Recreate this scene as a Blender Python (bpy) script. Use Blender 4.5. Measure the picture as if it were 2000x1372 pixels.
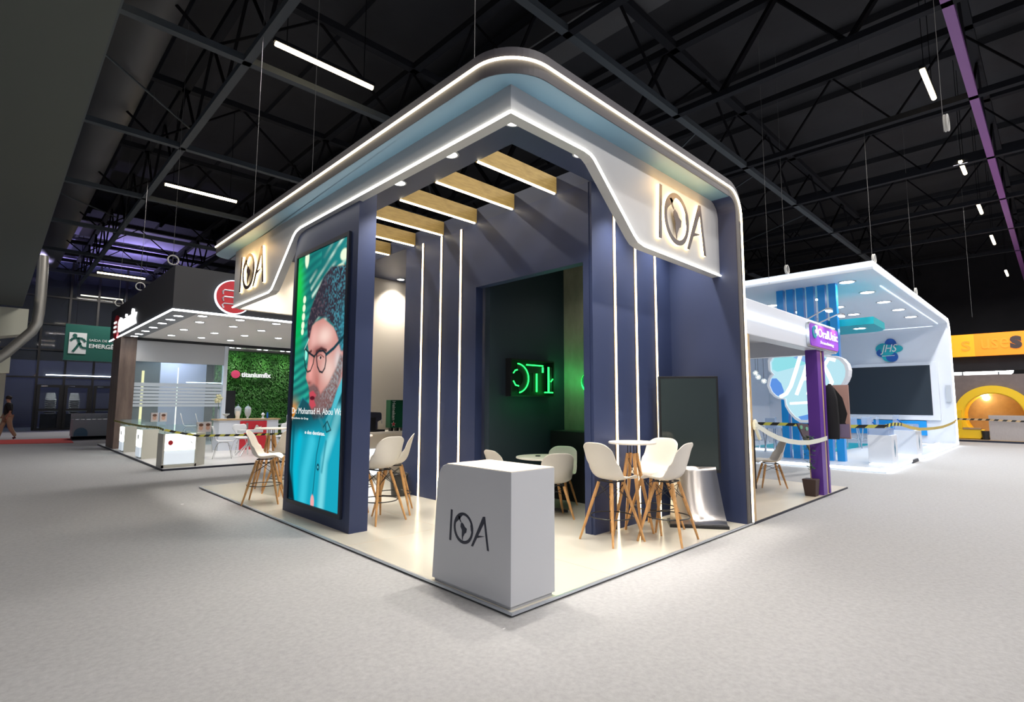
import bpy, bmesh, math, random
import numpy as np
from mathutils import Vector, Matrix
random.seed(7); rng = np.random.default_rng(7)
PI = math.pi
S = bpy.context.scene; C = S.collection
for o in list(bpy.data.objects): bpy.data.objects.remove(o)

# ------------------------------------------------------------------ camera
F, CX, CY, CH, YAW, PIT, ROL = 1039.99, -2.7338, -2.8, 1.5, .7991, .0987, .0036
cam = bpy.data.cameras.new('camera'); camo = bpy.data.objects.new('camera', cam); C.objects.link(camo)
cam.sensor_width = 36; cam.lens = F/2000*36; cam.clip_start = .05; cam.clip_end = 300
fw = Vector((math.cos(YAW)*math.cos(PIT), math.sin(YAW)*math.cos(PIT), math.sin(PIT)))
rt = Vector((math.sin(YAW), -math.cos(YAW), 0)); up = rt.cross(fw)
r2 = rt*math.cos(ROL)+up*math.sin(ROL); u2 = -rt*math.sin(ROL)+up*math.cos(ROL)
M = Matrix((r2, u2, -fw)).transposed().to_4x4(); M.translation = Vector((CX, CY, CH)); camo.matrix_world = M
S.camera = camo
# ------------------------------------------------------------------ world + exposure
w = bpy.data.worlds.new('World'); S.world = w; w.use_nodes = True
w.node_tree.nodes['Background'].inputs[0].default_value = (.62, .72, 1, 1)
w.node_tree.nodes['Background'].inputs[1].default_value = .24
S.view_settings.view_transform = 'Standard'; S.view_settings.look = 'None'
S.view_settings.exposure = 0.0; S.view_settings.gamma = 1; S.view_settings.use_curve_mapping = False
HALL_W = 285      # power of one hall tube lamp
SPOT_W = 200       # booth downlights
# (the hall's tube lamps carry their own light, see hall_tube below)

# ------------------------------------------------------------------ materials
def mat(name, col, rough=.6, metal=0, emit=None, es=0, noise=0, nscale=20, bump=0, alpha=1, trans=0, stretch=None, spec=.5, coat=0, col2=None):
    m = bpy.data.materials.new(name); m.use_nodes = True; nt = m.node_tree; b = nt.nodes['Principled BSDF']
    b.inputs['Base Color'].default_value = (*col, 1); b.inputs['Roughness'].default_value = rough; b.inputs['Metallic'].default_value = metal
    b.inputs['Specular IOR Level'].default_value = spec; b.inputs['Coat Weight'].default_value = coat
    if emit: b.inputs['Emission Color'].default_value = (*emit, 1); b.inputs['Emission Strength'].default_value = es
    if alpha < 1: b.inputs['Alpha'].default_value = alpha
    if trans: b.inputs['Transmission Weight'].default_value = trans
    if noise or bump:
        tc = nt.nodes.new('ShaderNodeTexCoord'); mp = nt.nodes.new('ShaderNodeMapping'); n = nt.nodes.new('ShaderNodeTexNoise')
        n.inputs['Scale'].default_value = nscale; n.inputs['Detail'].default_value = 6; n.inputs['Roughness'].default_value = .65
        if stretch: mp.inputs['Scale'].default_value = stretch
        nt.links.new(tc.outputs['Object'], mp.inputs[0]); nt.links.new(mp.outputs[0], n.inputs['Vector'])
        if noise:
            r = nt.nodes.new('ShaderNodeValToRGB'); r.color_ramp.elements[0].position = .3; r.color_ramp.elements[1].position = .7
            c2 = col2 or tuple(c*(1-noise) for c in col)
            r.color_ramp.elements[0].color = (*c2, 1); r.color_ramp.elements[1].color = (*[min(1, c*(1+noise*.5)) for c in col], 1)
            nt.links.new(n.outputs['Fac'], r.inputs[0]); nt.links.new(r.outputs[0], b.inputs['Base Color'])
        if bump:
            bp = nt.nodes.new('ShaderNodeBump'); bp.inputs['Strength'].default_value = bump; bp.inputs['Distance'].default_value = .01
            nt.links.new(n.outputs['Fac'], bp.inputs['Height']); nt.links.new(bp.outputs[0], b.inputs['Normal'])
    return m
def emis(name, col, s):
    m = bpy.data.materials.new(name); m.use_nodes = True; nt = m.node_tree; nt.nodes.clear()
    e = nt.nodes.new('ShaderNodeEmission'); o = nt.nodes.new('ShaderNodeOutputMaterial')
    e.inputs[0].default_value = (*col, 1); e.inputs[1].default_value = s; nt.links.new(e.outputs[0], o.inputs[0]); return m
def wood(name, c1, c2, scale=3, stretch=(1, 8, 8), rough=.45, spec=.4):
    m = mat(name, c1, rough, noise=.3, nscale=scale, stretch=stretch, col2=c2, spec=spec); return m
def glassm(name, tint=(.9, .95, 1), a=.25, rough=.05):
    m = bpy.data.materials.new(name); m.use_nodes = True; nt = m.node_tree; nt.nodes.clear()
    t = nt.nodes.new('ShaderNodeBsdfTransparent'); g = nt.nodes.new('ShaderNodeBsdfPrincipled'); x = nt.nodes.new('ShaderNodeMixShader'); o = nt.nodes.new('ShaderNodeOutputMaterial')
    t.inputs[0].default_value = (*tint, 1); g.inputs['Base Color'].default_value = (*tint, 1); g.inputs['Roughness'].default_value = rough
    x.inputs[0].default_value = a; nt.links.new(t.outputs[0], x.inputs[1]); nt.links.new(g.outputs[0], x.inputs[2]); nt.links.new(x.outputs[0], o.inputs[0]); return m

M = dict(
 carpet=mat('grey_carpet', (.40, .40, .41), .95, noise=.13, nscale=28, bump=.22, spec=.1),
 platform=mat('cream_laminate', (.58, .55, .48), .22, noise=.03, nscale=1.2, spec=.5),
 alu=mat('aluminium', (.6, .64, .7), .35, metal=.8),
 kick=mat('dark_kick', (.012, .015, .03), .5),
 white=mat('white_board', (.50, .51, .53), .5),
 whiteA=mat('white_laminate', (.56, .575, .61), .5),
 cream=mat('cream_wall', (.78, .70, .60), .6),
 navy=mat('navy_paint', (.029, .043, .110), .5, spec=.45),
 navyroof=mat('slate_navy_paint', (.035, .048, .10), .5), bluesoffit=mat('pale_blue_soffit', (.13, .25, .36), .5),  # outer underside: light falling on the canopy is put into this paler blue
 rim=mat('grey_violet_trim', (.040, .038, .052), .6),
 beamwood=wood('light_oak', (.50, .35, .12), (.36, .24, .07), 4, (1.2, 6, 9)),
 legwood=wood('beech', (.66, .37, .15), (.46, .23, .08), 14, (3, 3, .6)),
 shell=mat('white_plastic', (.80, .75, .68), .35, spec=.5),
 black=mat('black_metal', (.012, .012, .014), .4),
 chrome=mat('chrome', (.75, .76, .78), .12, metal=1),
 steel=mat('brushed_steel', (.62, .58, .55), .28, metal=1, bump=.05, nscale=30, stretch=(1, 1, 30)),
 led=emis('led_warm_white', (1, .84, .55), 10),
 ledc=emis('led_neutral', (1, .95, .82), 11),
 ledb=emis('led_cool_white', (.86, .94, 1), 8),
 glow=emis('sign_backlight', (1, .72, .33), 9),
 lamp=emis('lamp_disc', (1, .96, .88), 25),
 lampb=emis('lamp_disc_cool', (.93, .97, 1), 22),
 tube=emis('hall_tube', (1, .80, .48), 16),
 letter=mat('dark_bronze', (.055, .035, .035), .4),
 ink=mat('navy_vinyl', (.010, .015, .035), .5),
 screenoff=mat('dark_glass_screen', (.030, .042, .042), .10, spec=.6),
 roof=mat('black_roof_deck', (.020, .021, .026), .9, noise=.3, nscale=.6),
 web=mat('black_steel', (.006, .006, .008), .9, spec=.05),
 truss=mat('dark_steel', (.012, .013, .017), .8, spec=.15),
 chord=mat('grey_steel_tube', (.055, .065, .075), .6, spec=.3),
 violet=mat('violet_lit_steel', (.20, .07, .26), .5),  # violet hall light painted into the steel colour
 darkwall=mat('dark_inner_wall', (.020, .035, .05), .6),
 concrete=mat('concrete_panel', (.30, .27, .21), .8, noise=.35, nscale=2.5, stretch=(1, 1, .4)),
 neon=emis('green_neon', (.015, 1, .09), 4.5),
 neonsoft=emis('green_neon_side', (.0, .55, .09), 1.2),
 greenbox=mat('green_crate', (.006, .10, .045), .4),
 whitepaint=emis('lit_white_print', (1, 1, 1), .9),
 redprint=mat('red_print', (.55, .02, .03), .5),
 red=mat('red_plastic', (.60, .02, .035), .35),
 redcarpet=mat('red_carpet', (.62, .06, .05), .9),
 titblack=mat('charcoal_cladding', (.020, .021, .026), .6),
 titwood=wood('walnut_cladding', (.20, .145, .12), (.10, .07, .06), 2.2, (3, 3, .35)),
 ceilwhite=mat('warm_white_soffit', (.80, .76, .73), .6),
 leaf=mat('leaf_green', (.055, .27, .03), .5, noise=.7, nscale=3),
 leafbase=mat('moss_base', (.02, .09, .015), .9),
 glass=glassm('clear_glass', (.85, .93, .95), .12),
 frost=glassm('frosted_film', (.72, .78, .84), .7, .5),
 darkglass=glassm('dark_hall_glass', (.34, .38, .44), .12, .03),
 litpanel=emis('lit_white_panel', (.95, 1, .93), 2.6),
 exitgreen=mat('exit_sign_green', (.004, .075, .058), .5, emit=(.0, .12, .09), es=.10),
 exitwhite=mat('exit_sign_white', (.55, .58, .58), .5, emit=(.5, .52, .52), es=.2),
 jhsw=mat('cool_white_board', (.72, .77, .86), .45),
 blue=mat('sky_blue_lacquer', (.01, .30, .78), .35),
 blue2=mat('royal_blue_lacquer', (.01, .10, .42), .4),
 teal=mat('teal_lacquer', (.01, .42, .50), .35),
 purple=mat('purple_lacquer', (.13, .045, .33), .4),
 purplesign=mat('violet_sign', (.25, .07, .55), .35, emit=(.25, .06, .6), es=.25),
 tan=wood('tan_edge_wood', (.52, .38, .22), (.42, .29, .16), 5, (3, 3, .5)),
 beigefloor=mat('beige_laminate', (.66, .58, .46), .35, noise=.05, nscale=2),
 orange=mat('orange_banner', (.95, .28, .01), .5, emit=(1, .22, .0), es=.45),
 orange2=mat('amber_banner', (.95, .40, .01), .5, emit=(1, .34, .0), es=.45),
 yellow=mat('yellow_lacquer', (.80, .52, .01), .4),
 taupe=mat('taupe_wall', (.16, .13, .13), .8, noise=.25, nscale=1.5),
 brown=mat('brown_fabric_wall', (.36, .24, .13), .8, noise=.2, nscale=3),
 tapey=mat('yellow_tape', (.62, .60, .10), .5), tapek=mat('black_tape', (.02, .02, .015), .5),
 tapec=mat('cream_tape', (.72, .74, .66), .5),
 acryl=glassm('clear_acrylic', (.75, .84, .95), .35, .1),
 skin=mat('skin', (.42, .22, .15), .6), hair=mat('dark_hair', (.02, .015, .012), .7),
 shirtk=mat('black_cloth', (.012, .012, .014), .9), khaki=mat('khaki_cloth', (.42, .30, .20), .9), shoe=mat('maroon_shoe', (.12, .03, .03), .6),
 greymetal=mat('grey_sheet_metal', (.42, .45, .49), .45, metal=.3),
 slab=mat('dark_fabric_ceiling', (.085, .095, .09), .95),
 creamslab=mat('pale_cream_panel', (.58, .58, .48), .7),
 duct=mat('dark_duct', (.06, .06, .065), .6),
 pipe=mat('worn_metal_pipe', (.30, .29, .27), .4, metal=.6),
 lav=mat('lavender_roof_panel', (.33, .30, .52), .8),  # lavender light put into the colour of the roof panels
 pot=mat('brown_pot', (.06, .035, .03), .6), plantg=mat('plant_leaf', (.03, .12, .03), .6),
 binm=mat('black_plastic_bin', (.015, .015, .016), .3), binbag=mat('bin_liner', (.03, .03, .032), .25),
 paper=mat('white_paper', (.75, .75, .75), .7), cable=mat('grey_cable', (.12, .12, .12), .6), coil=mat('pale_cable_coil', (.5, .5, .48), .6),
)
# ------------------------------------------------------------------ mesh helpers
class MB:
    def __init__(s): s.v = []; s.f = []; s.mi = []; s.cur = 0; s.pc = []
    def add(s, vs, fs):
        n = len(s.v); s.pc.append((n, len(s.f), len(fs))); s.v += [tuple(map(float, p)) for p in vs]; s.f += [tuple(i+n for i in f) for f in fs]; s.mi += [s.cur]*len(fs); return s
    def box(s, x0, y0, z0, x1, y1, z1):
        return s.add([(x0,y0,z0),(x1,y0,z0),(x1,y1,z0),(x0,y1,z0),(x0,y0,z1),(x1,y0,z1),(x1,y1,z1),(x0,y1,z1)],
                     [(0,3,2,1),(4,5,6,7),(0,1,5,4),(1,2,6,5),(2,3,7,6),(3,0,4,7)])
    def prism(s, poly, ax, a, b):
        def P(p, t): return {'x': (t, p[0], p[1]), 'y': (p[0], t, p[1]), 'z': (p[0], p[1], t)}[ax]
        n = len(poly); vs = [P(p, a) for p in poly]+[P(p, b) for p in poly]
        return s.add(vs, [tuple(range(n)), tuple(range(2*n-1, n-1, -1))]+[(i, (i+1) % n, n+(i+1) % n, n+i) for i in range(n)])
    def ring_prism(s, outer, inner, ax, a, b):   # same point counts
        def P(p, t): return {'x': (t, p[0], p[1]), 'y': (p[0], t, p[1]), 'z': (p[0], p[1], t)}[ax]
        n = len(outer); vs = [P(p, a) for p in outer]+[P(p, a) for p in inner]+[P(p, b) for p in outer]+[P(p, b) for p in inner]; fs = []
        for i in range(n):
            j = (i+1) % n
            fs += [(i, j, n+j, n+i), (2*n+i, 3*n+i, 3*n+j, 2*n+j), (i, 2*n+i, 2*n+j, j), (n+i, n+j, 3*n+j, 3*n+i)]
        return s.add(vs, fs)
    def cone(s, p0, p1, r0, r1, n=10, cap=True):
        p0 = Vector(p0); p1 = Vector(p1); d = (p1-p0).normalized(); a = d.orthogonal().normalized(); b = d.cross(a); vs = []
        for p, r in ((p0, r0), (p1, r1)):
            for i in range(n): t = 2*PI*i/n; vs.append(p+a*math.cos(t)*r+b*math.sin(t)*r)
        fs = [(i, (i+1) % n, n+(i+1) % n, n+i) for i in range(n)]
        if cap: fs += [tuple(range(n-1, -1, -1)), tuple(range(n, 2*n))]
        return s.add(vs, fs)
    def tube(s, pts, r, n=8, closed=False, radii=None):
        pts = [Vector(p) for p in pts]; N = len(pts); vs = []; prev = None
        for k, p in enumerate(pts):
            if closed: d = pts[(k+1) % N]-pts[k-1]
            else: d = pts[min(k+1, N-1)]-pts[max(k-1, 0)]
            d.normalize()
            if prev is None: a = d.orthogonal().normalized() if abs(d.z) > .9 else Vector((0, 0, 1)).cross(d).normalized()
            else: a = (prev-d*prev.dot(d)).normalized()
            prev = a; b = d.cross(a); rr = radii[k] if radii else r
            for i in range(n): t = 2*PI*(i+.5)/n; vs.append(p+a*math.cos(t)*rr+b*math.sin(t)*rr)
        fs = []
        for k in range(N if closed else N-1):
            q = (k+1) % N
            for i in range(n): j = (i+1) % n; fs.append((k*n+i, k*n+j, q*n+j, q*n+i))
        if not closed: fs += [tuple(range(n-1, -1, -1)), tuple((N-1)*n+i for i in range(n))]
        return s.add(vs, fs)
    def lathe(s, prof, c=(0, 0, 0), n=24, cap=True):
        vs = [(c[0]+r*math.cos(2*PI*i/n), c[1]+r*math.sin(2*PI*i/n), c[2]+z) for r, z in prof for i in range(n)]; fs = []
        for k in range(len(prof)-1):
            for i in range(n): j = (i+1) % n; fs.append((k*n+i, k*n+j, (k+1)*n+j, (k+1)*n+i))
        if cap: fs += [tuple(range(n-1, -1, -1)), tuple((len(prof)-1)*n+i for i in range(n))]
        return s.add(vs, fs)
    def bar(s, p0, p1, w, h=None):
        h = h or w; p0 = Vector(p0); p1 = Vector(p1); d = (p1-p0).normalized()
        a = (Vector((0, 0, 1)).cross(d) if abs(d.z) < .95 else Vector((0, 1, 0)).cross(d)).normalized(); b = d.cross(a); vs = []
        for p in (p0, p1):
            for sx, sy in ((-1, -1), (1, -1), (1, 1), (-1, 1)): vs.append(p+a*sx*w/2+b*sy*h/2)
        return s.add(vs, [(0,3,2,1),(4,5,6,7),(0,1,5,4),(1,2,6,5),(2,3,7,6),(3,0,4,7)])
    def sphere(s, c, r, n=12, m=8, sz=(1, 1, 1)):
        vs = [(c[0], c[1], c[2]-r*sz[2])]; fs = []
        for k in range(1, m):
            ph = -PI/2+PI*k/m
            for i in range(n): t = 2*PI*i/n; vs.append((c[0]+r*sz[0]*math.cos(ph)*math.cos(t), c[1]+r*sz[1]*math.cos(ph)*math.sin(t), c[2]+r*sz[2]*math.sin(ph)))
        vs.append((c[0], c[1], c[2]+r*sz[2])); L = len(vs)-1
        for i in range(n): j = (i+1) % n; fs += [(0, 1+j, 1+i), (L, L-n+i, L-n+j)]
        for k in range(m-2):
            for i in range(n): j = (i+1) % n; fs.append((1+k*n+i, 1+k*n+j, 1+(k+1)*n+j, 1+(k+1)*n+i))
        return s.add(vs, fs)
OFF = {}
def tag(o, label=None, cat=None, group=None, kind=None):
    if label: o['label'] = label
    if cat: o['category'] = cat
    if group: o['group'] = group
    if kind: o['kind'] = kind
    return o
def thing(name, label, cat, loc=(0, 0, 0), group=None):
    o = bpy.data.objects.new(name, None); C.objects.link(o); o.empty_display_size = .1; o.location = loc; OFF[o] = Vector(loc)
    return tag(o, label, cat, group)
def obj(name, mb, m, parent=None, bev=0, smooth=False, label=None, recalc=True, sub=0, solid=0):
    vs = [Vector(v) for v in mb.v]
    if parent is not None:
        off = OFF[parent]; OFF_o = off
    else:
        xs = [v.x for v in vs]; ys = [v.y for v in vs]; zs = [v.z for v in vs]
        off = Vector(((min(xs)+max(xs))/2, (min(ys)+max(ys))/2, min(zs)))
    me = bpy.data.meshes.new(name); me.from_pydata([tuple(v-off) for v in vs], [], mb.f)
    ms = m if isinstance(m, (list, tuple)) else [m]
    for q in ms: me.materials.append(q)
    if len(ms) > 1: me.polygons.foreach_set('material_index', mb.mi)
    if recalc:
        bm = bmesh.new(); bm.from_mesh(me); bmesh.ops.recalc_face_normals(bm, faces=bm.faces); bm.to_mesh(me); bm.free()
    if smooth:
        me.polygons.foreach_set('use_smooth', [True]*len(me.polygons))
        try: me.set_sharp_from_angle(angle=math.radians(38))
        except Exception: pass
    me.update()
    o = bpy.data.objects.new(name, me); C.objects.link(o)
    if parent is not None: o.parent = parent
    else: o.location = off
    OFF[o] = off
    if bev:
        b = o.modifiers.new('bevel', 'BEVEL'); b.width = bev; b.segments = 2; b.limit_method = 'ANGLE'; b.angle_limit = math.radians(40)
    if solid:
        q = o.modifiers.new('solid', 'SOLIDIFY'); q.thickness = solid; q.offset = 0
    if sub:
        q = o.modifiers.new('sub', 'SUBSURF'); q.levels = sub; q.render_levels = sub
    if label: o['label'] = label
    return o
def objs(name, mb, m, parent, **k):      # one part per piece
    out = []
    for q, (n, f0, nf) in enumerate(mb.pc):
        n1 = mb.pc[q+1][0] if q+1 < len(mb.pc) else len(mb.v)
        p = MB(); p.v = mb.v[n:n1]; p.f = [tuple(i-n for i in f) for f in mb.f[f0:f0+nf]]; p.mi = mb.mi[f0:f0+nf]; out.append(obj(name, p, m, parent, **k))
    return out
def top(name, label, cat, mb, m, group=None, kind=None, **k):
    return tag(obj(name, mb, m, None, **k), label, cat, group, kind)
def struct(name, mb, m, **k):
    return tag(obj(name, mb, m, None, **k), kind='structure')
def copy_tree(o, parent=None):
    c = o.copy(); C.objects.link(c)
    if parent: c.parent = parent
    for ch in list(o.children): copy_tree(ch, c)
    return c
def place(o, x, y, z=None, rz=None, label=None, group=None):
    o.location.x = x; o.location.y = y
    if z is not None: o.location.z = z
    if rz is not None: o.rotation_euler.z = rz
    if label: o['label'] = label
    if group: o['group'] = group
    return o
def textmesh(s, size=1, extrude=0, bold=0, space=1):
    cu = bpy.data.curves.new('t', 'FONT'); cu.body = s; cu.size = size; cu.extrude = extrude; cu.offset = bold; cu.space_character = space; cu.resolution_u = 3
    o = bpy.data.objects.new('t', cu); C.objects.link(o); bpy.context.view_layer.update()
    dg = bpy.context.evaluated_depsgraph_get(); me = bpy.data.meshes.new_from_object(o.evaluated_get(dg))
    vs = np.array([v.co[:] for v in me.vertices]); fs = [tuple(p.vertices) for p in me.polygons]
    bpy.data.objects.remove(o); bpy.data.curves.remove(cu); bpy.data.meshes.remove(me); return vs, fs
def text(s, org, R, U, width, height, depth=.002, bold=0, shear=0):
    """letters fitted into width x height, origin at lower left; R and U are reading and up directions"""
    vs, fs = textmesh(s, 1, .5, bold); mn = vs.min(0); mx = vs.max(0); sc = (vs-mn)/(mx-mn+1e-9)
    R = Vector(R).normalized(); U = Vector(U).normalized(); N = R.cross(U); org = Vector(org); m = MB()
    m.add([org+R*(p[0]*width+shear*p[1]*height)+U*(p[1]*height)+N*(p[2]*depth) for p in sc], fs); return m
def arc(cx, cy, r, a0, a1, n=8): return [(cx+r*math.cos(math.radians(a0+(a1-a0)*i/n)), cy+r*math.sin(math.radians(a0+(a1-a0)*i/n))) for i in range(n+1)]
def spot(name, loc, power, parent=None, size=80, blend=.8, radius=.06, col=(1, .95, .86), aim=(0, 0, -1)):
    l = bpy.data.lights.new(name, 'SPOT'); l.energy = power; l.spot_size = math.radians(size); l.spot_blend = blend; l.shadow_soft_size = radius; l.color = col
    o = bpy.data.objects.new(name, l); C.objects.link(o)
    o.rotation_euler = Vector(aim).to_track_quat('-Z', 'Y').to_euler()
    if parent is not None: o.parent = parent; o.location = Vector(loc)-OFF[parent]
    else: o.location = loc
    return o
def point(name, loc, power, parent=None, radius=.08, col=(1, .95, .86)):
    l = bpy.data.lights.new(name, 'POINT'); l.energy = power; l.shadow_soft_size = radius; l.color = col
    o = bpy.data.objects.new(name, l); C.objects.link(o)
    if parent is not None: o.parent = parent; o.location = Vector(loc)-OFF[parent]
    else: o.location = loc
    return o

# ================================================================== THE HALL
struct('floor', MB().box(-30, -14, -.1, 45, 60, 0), M['carpet'])
m = MB().box(-30, -14, 11.0, 45, 60, 11.1)
for k in range(26): m.box(-30+3*k, -14, 10.8, -30+3*k+.12, 60, 11.0)
struct('ceiling', m, M['roof'])
struct('wall_far', MB().box(-30, 45, 0, 45, 45.2, 11), M['roof'])
struct('wall_right', MB().box(40, -14, 0, 40.2, 60, 11), M['roof'])
# roof panels at the far left end, lavender light painted into them
for i, y0 in enumerate((27.2, 31.6, 36.2, 40.8)):
    top('roof_panel', ['nearest pale lavender roof panel row above the far glass doors', 'second pale lavender roof panel row above the far glass doors', 'third pale lavender roof panel row above the far glass doors', 'farthest pale lavender roof panel row at the left end of the hall'][i], 'roof panel', MB().box(-9.6, y0, 9.75, 6, y0+3.4, 9.85), M['lav'], group='lavender roof panels')
# roof trusses
def truss(axis, c, label, a0, a1, m0, step, wr=.08, z=8.0):
    P = (lambda t, h: (c, t, h)) if axis == 'y' else (lambda t, h: (t, c, h))
    t = thing('roof_truss', label, 'truss', P(a0, z), 'roof trusses')
    obj('bottom_chord', MB().bar(P(a0, z), P(a1, z), .15, .13), M[m0], t)
    obj('top_chord', MB().bar(P(a0, 9.58), P(a1, 9.58), .18, .16), M['truss'], t)
    m = MB(); y = a0; zz = [z+.02]; pts = []
    pts.append(P(y, z))
    while y < a1-2*step: pts += [P(y+step, 9.55), P(y+2*step, z)]; y += 2*step
    m.tube(pts, wr/2, 4); obj('web', m, M['web'], t)
def truss_y(x, label, y0=-10, y1=44, deep=False, m0='truss'): truss('y', x, label, y0, y1, m0, 1.18, .17 if deep else .08)
def truss_x(y, label, x0=-12, x1=38, m0='truss', z=8.0): truss('x', y, label, x0, x1, m0, 1.95, .07)
for i, x in enumerate((.3, 4.05, 7.85, 11.6, 15.5, 19.5, 23.5, 27.5)):
    truss_y(x, ['long grey steel truss running away over the left hall past the tube lamps', 'dark steel truss crossing behind the tall canopy corner', 'deep dark truss with bolted web plates above the right of the canopy', 'dark roof truss crossing above the first right tube lamp', 'dark roof truss crossing just beyond the first right tube lamp', 'dark roof truss crossing between the small right tube lamps', 'dark roof truss crossing near the farthest right tube lamp', 'farthest dark roof truss over the orange banner'][i],
            deep=(x == 7.85), m0='chord' if x < 1 else 'truss')
for i, y in enumerate((2.8, 7.6, 12.4, 17.1, 21.9, 26.7, 31.5, 36.3)):
    truss_x(y, ['steel truss running away to the right above the canopy end', 'steel cross truss above the nearest left tube lamp', 'second steel cross truss on the left, over the long canopy edge', 'third steel cross truss on the left, over the second tube lamp', 'fourth steel cross truss on the left', 'fifth steel cross truss on the left before the lavender panels', 'steel cross truss between the lavender roof panels', 'farthest steel cross truss over the glass doors'][i], m0='chord')
truss_x(-1.95, 'violet lit steel tube of the roof running away at the far right', m0='violet')
for i, (x0, y0) in enumerate(((9.0, 2.8), (4.2, 7.6), (-3.4, 7.6), (-3.6, 17.1), (12.5, 2.8), (17, 2.8))):   # steel tie rods
    top('tie_rod', ['thin steel tie rod right of the canopy top', 'thin steel tie rod over the canopy left arm', 'thin steel tie rod crossing the first bay at upper left', 'thin steel tie rod crossing the third bay at left', 'thin steel tie rod over the right neighbour stand', 'thin steel tie rod above the blue lit stand'][i], 'rod',
        MB().bar((x0, y0, 8.1), (x0+3.8, y0+4.7, 8.5), .035), M['chord'], group='tie rods')
# round duct
top('air_duct', 'big dark round ventilation duct running under the left roof', 'duct', MB().cone((-1.15, -8, 8.9), (-1.15, 34, 8.9), .5, .5, 24), M['duct'], smooth=True)
top('air_duct', 'square dark ventilation duct running away under the right roof', 'duct', MB().box(5.6, -6, 9.7, 6.6, 34, 10.3), M['duct'])
# hall tube lamps: suspended linear lamps, each with its own light
def hall_tube(x, y, z, L, label, power=HALL_W, group='hall tube lamps'):
    t = thing('tube_lamp', label, 'lamp', (x+L/2, y, z), group)
    obj('housing', MB().box(x-.03, y-.05, z+.03, x+L+.03, y+.05, z+.10), M['truss'], t)
    obj('diffuser', MB().cone((x, y, z), (x+L, y, z), .045, .045, 10), M['tube'], t)
    objs('hanger', MB().bar((x+.2, y, z+.1), (x+.2, y, z+2.98), .012).bar((x+L-.2, y, z+.1), (x+L-.2, y, z+2.98), .012), M['web'], t)
    l = bpy.data.lights.new('tube_light', 'AREA'); l.shape = 'RECTANGLE'; l.size = L; l.size_y = .3; l.energy = power; l.color = (1, .95, .90)
    o = bpy.data.objects.new('tube_light', l); C.objects.link(o); o.parent = t; o.location = (0, 0, -.06)
hall_tube(.5, 6.71, 8, 1.96, 'nearest lit tube lamp at upper left, over the canopy edge')
hall_tube(.53, 15.45, 8, 1.98, 'second lit tube lamp on the left, further down the hall')
hall_tube(.62, 30.55, 8, 2.0, 'lit tube lamp in front of the lavender panels, nearer one')
hall_tube(.71, 38.4, 8, 2.1, 'farthest lit tube lamp over the exit doors')
for i, x in enumerate((9.8, 15.4, 19.6, 24.4, 32)):
    hall_tube(x, -1.35, 8, (1.37, 1.05, 1.3, 1.45, 1.4)[i], ['largest lit tube lamp at upper right', 'second lit tube lamp in the right row', 'third lit tube lamp in the right row', 'fourth lit tube lamp in the right row', 'farthest lit tube lamp in the right row, a small spark over the orange banner'][i])
# the same rows go on over and behind the viewer
for i, (x, y) in enumerate(((-4.2, 6.7), (-9, 6.7), (.5, -1.9), (-4.2, -1.9), (-9, -1.9), (.5, -7), (5.2, -6.5), (-4.2, -7), (9.8, -7), (14.5, -7), (-8, 15.4), (21, -7))):
    hall_tube(x, y, 8, 1.96, 'lit tube lamp of the hall rows over the walkway, outside the view', HALL_W*(.45 if x < 0 else 1.15))
# unseen violet uplights added to tint the far left roof panels
for i, (x, y) in enumerate(((-1.6, 31.5), (-1.6, 36.3), (2.4, 31.5), (2.4, 36.3))):
    t = thing('uplight', 'small violet uplight fixed on the roof chords below the lavender panels', 'uplight', (x, y, 8.1), 'violet uplights')
    obj('housing', MB().lathe([(.06, 0), (.09, .12), (.08, .12)], (x, y, 8.065), 12), M['black'], t)
    spot('uplight_beam', (x, y, 8.22), 330, t, size=165, blend=.3, radius=.05, col=(.62, .55, 1), aim=(0, 0, 1))
# hanging rigging cables with coiled slack
def rig(x, y, z0, label, coil=False, z1=10.98, r=.004):
    m = MB(); m.tube([(x, y, z1), (x, y, z0)], r, 5)
    t = thing('rigging_cable', label, 'cable', (x, y, z0), 'rigging cables')
    obj('cable', m, M['cable'], t)
    if coil:
        for q in range(2): obj('coil', MB().tube([(x+.11*math.cos(a), y-.05+.03*q, z0+.12+.11*math.sin(a)) for a in np.linspace(0, 2*PI, 18)[:-1]], .014, 6, closed=True), M['coil'], t)
rig(.35, .9, 4.39, 'thin cable holding the canopy near its front corner')
rig(.3, 4.4, 4.39, 'thin cable holding the left arm of the canopy')
rig(.25, 6.6, 4.39, 'thin cable near the left end of the canopy')
rig(.1, 11.6, 4.72, 'cable with a coil on top of the black stand corner', True)
rig(.12, 15.6, 4.72, 'cable with a coil at the middle of the black stand edge', True)
rig(.12, 19.2, 4.72, 'cable with a coil at the far end of the black stand', True)
rig(11.6, 1.9, 4.82, 'cable with a coil on the left of the blue lit stand roof', True)
rig(12.0, .1, 4.82, 'cable with a coil at the corner of the blue lit stand roof', True)
rig(17.2, .1, 4.82, 'cable with a coil along the right edge of the blue lit stand roof', True)
rig(6.65, -1.9, 5.35, 'cable with a big coil at the top right edge of the view', True)
rig(19.5, -1.0, 4.3, 'thin cable hanging right of the blue lit stand')
rig(9.6, 1.6, 4.2, 'thin cable hanging behind the canopy right end')

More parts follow.
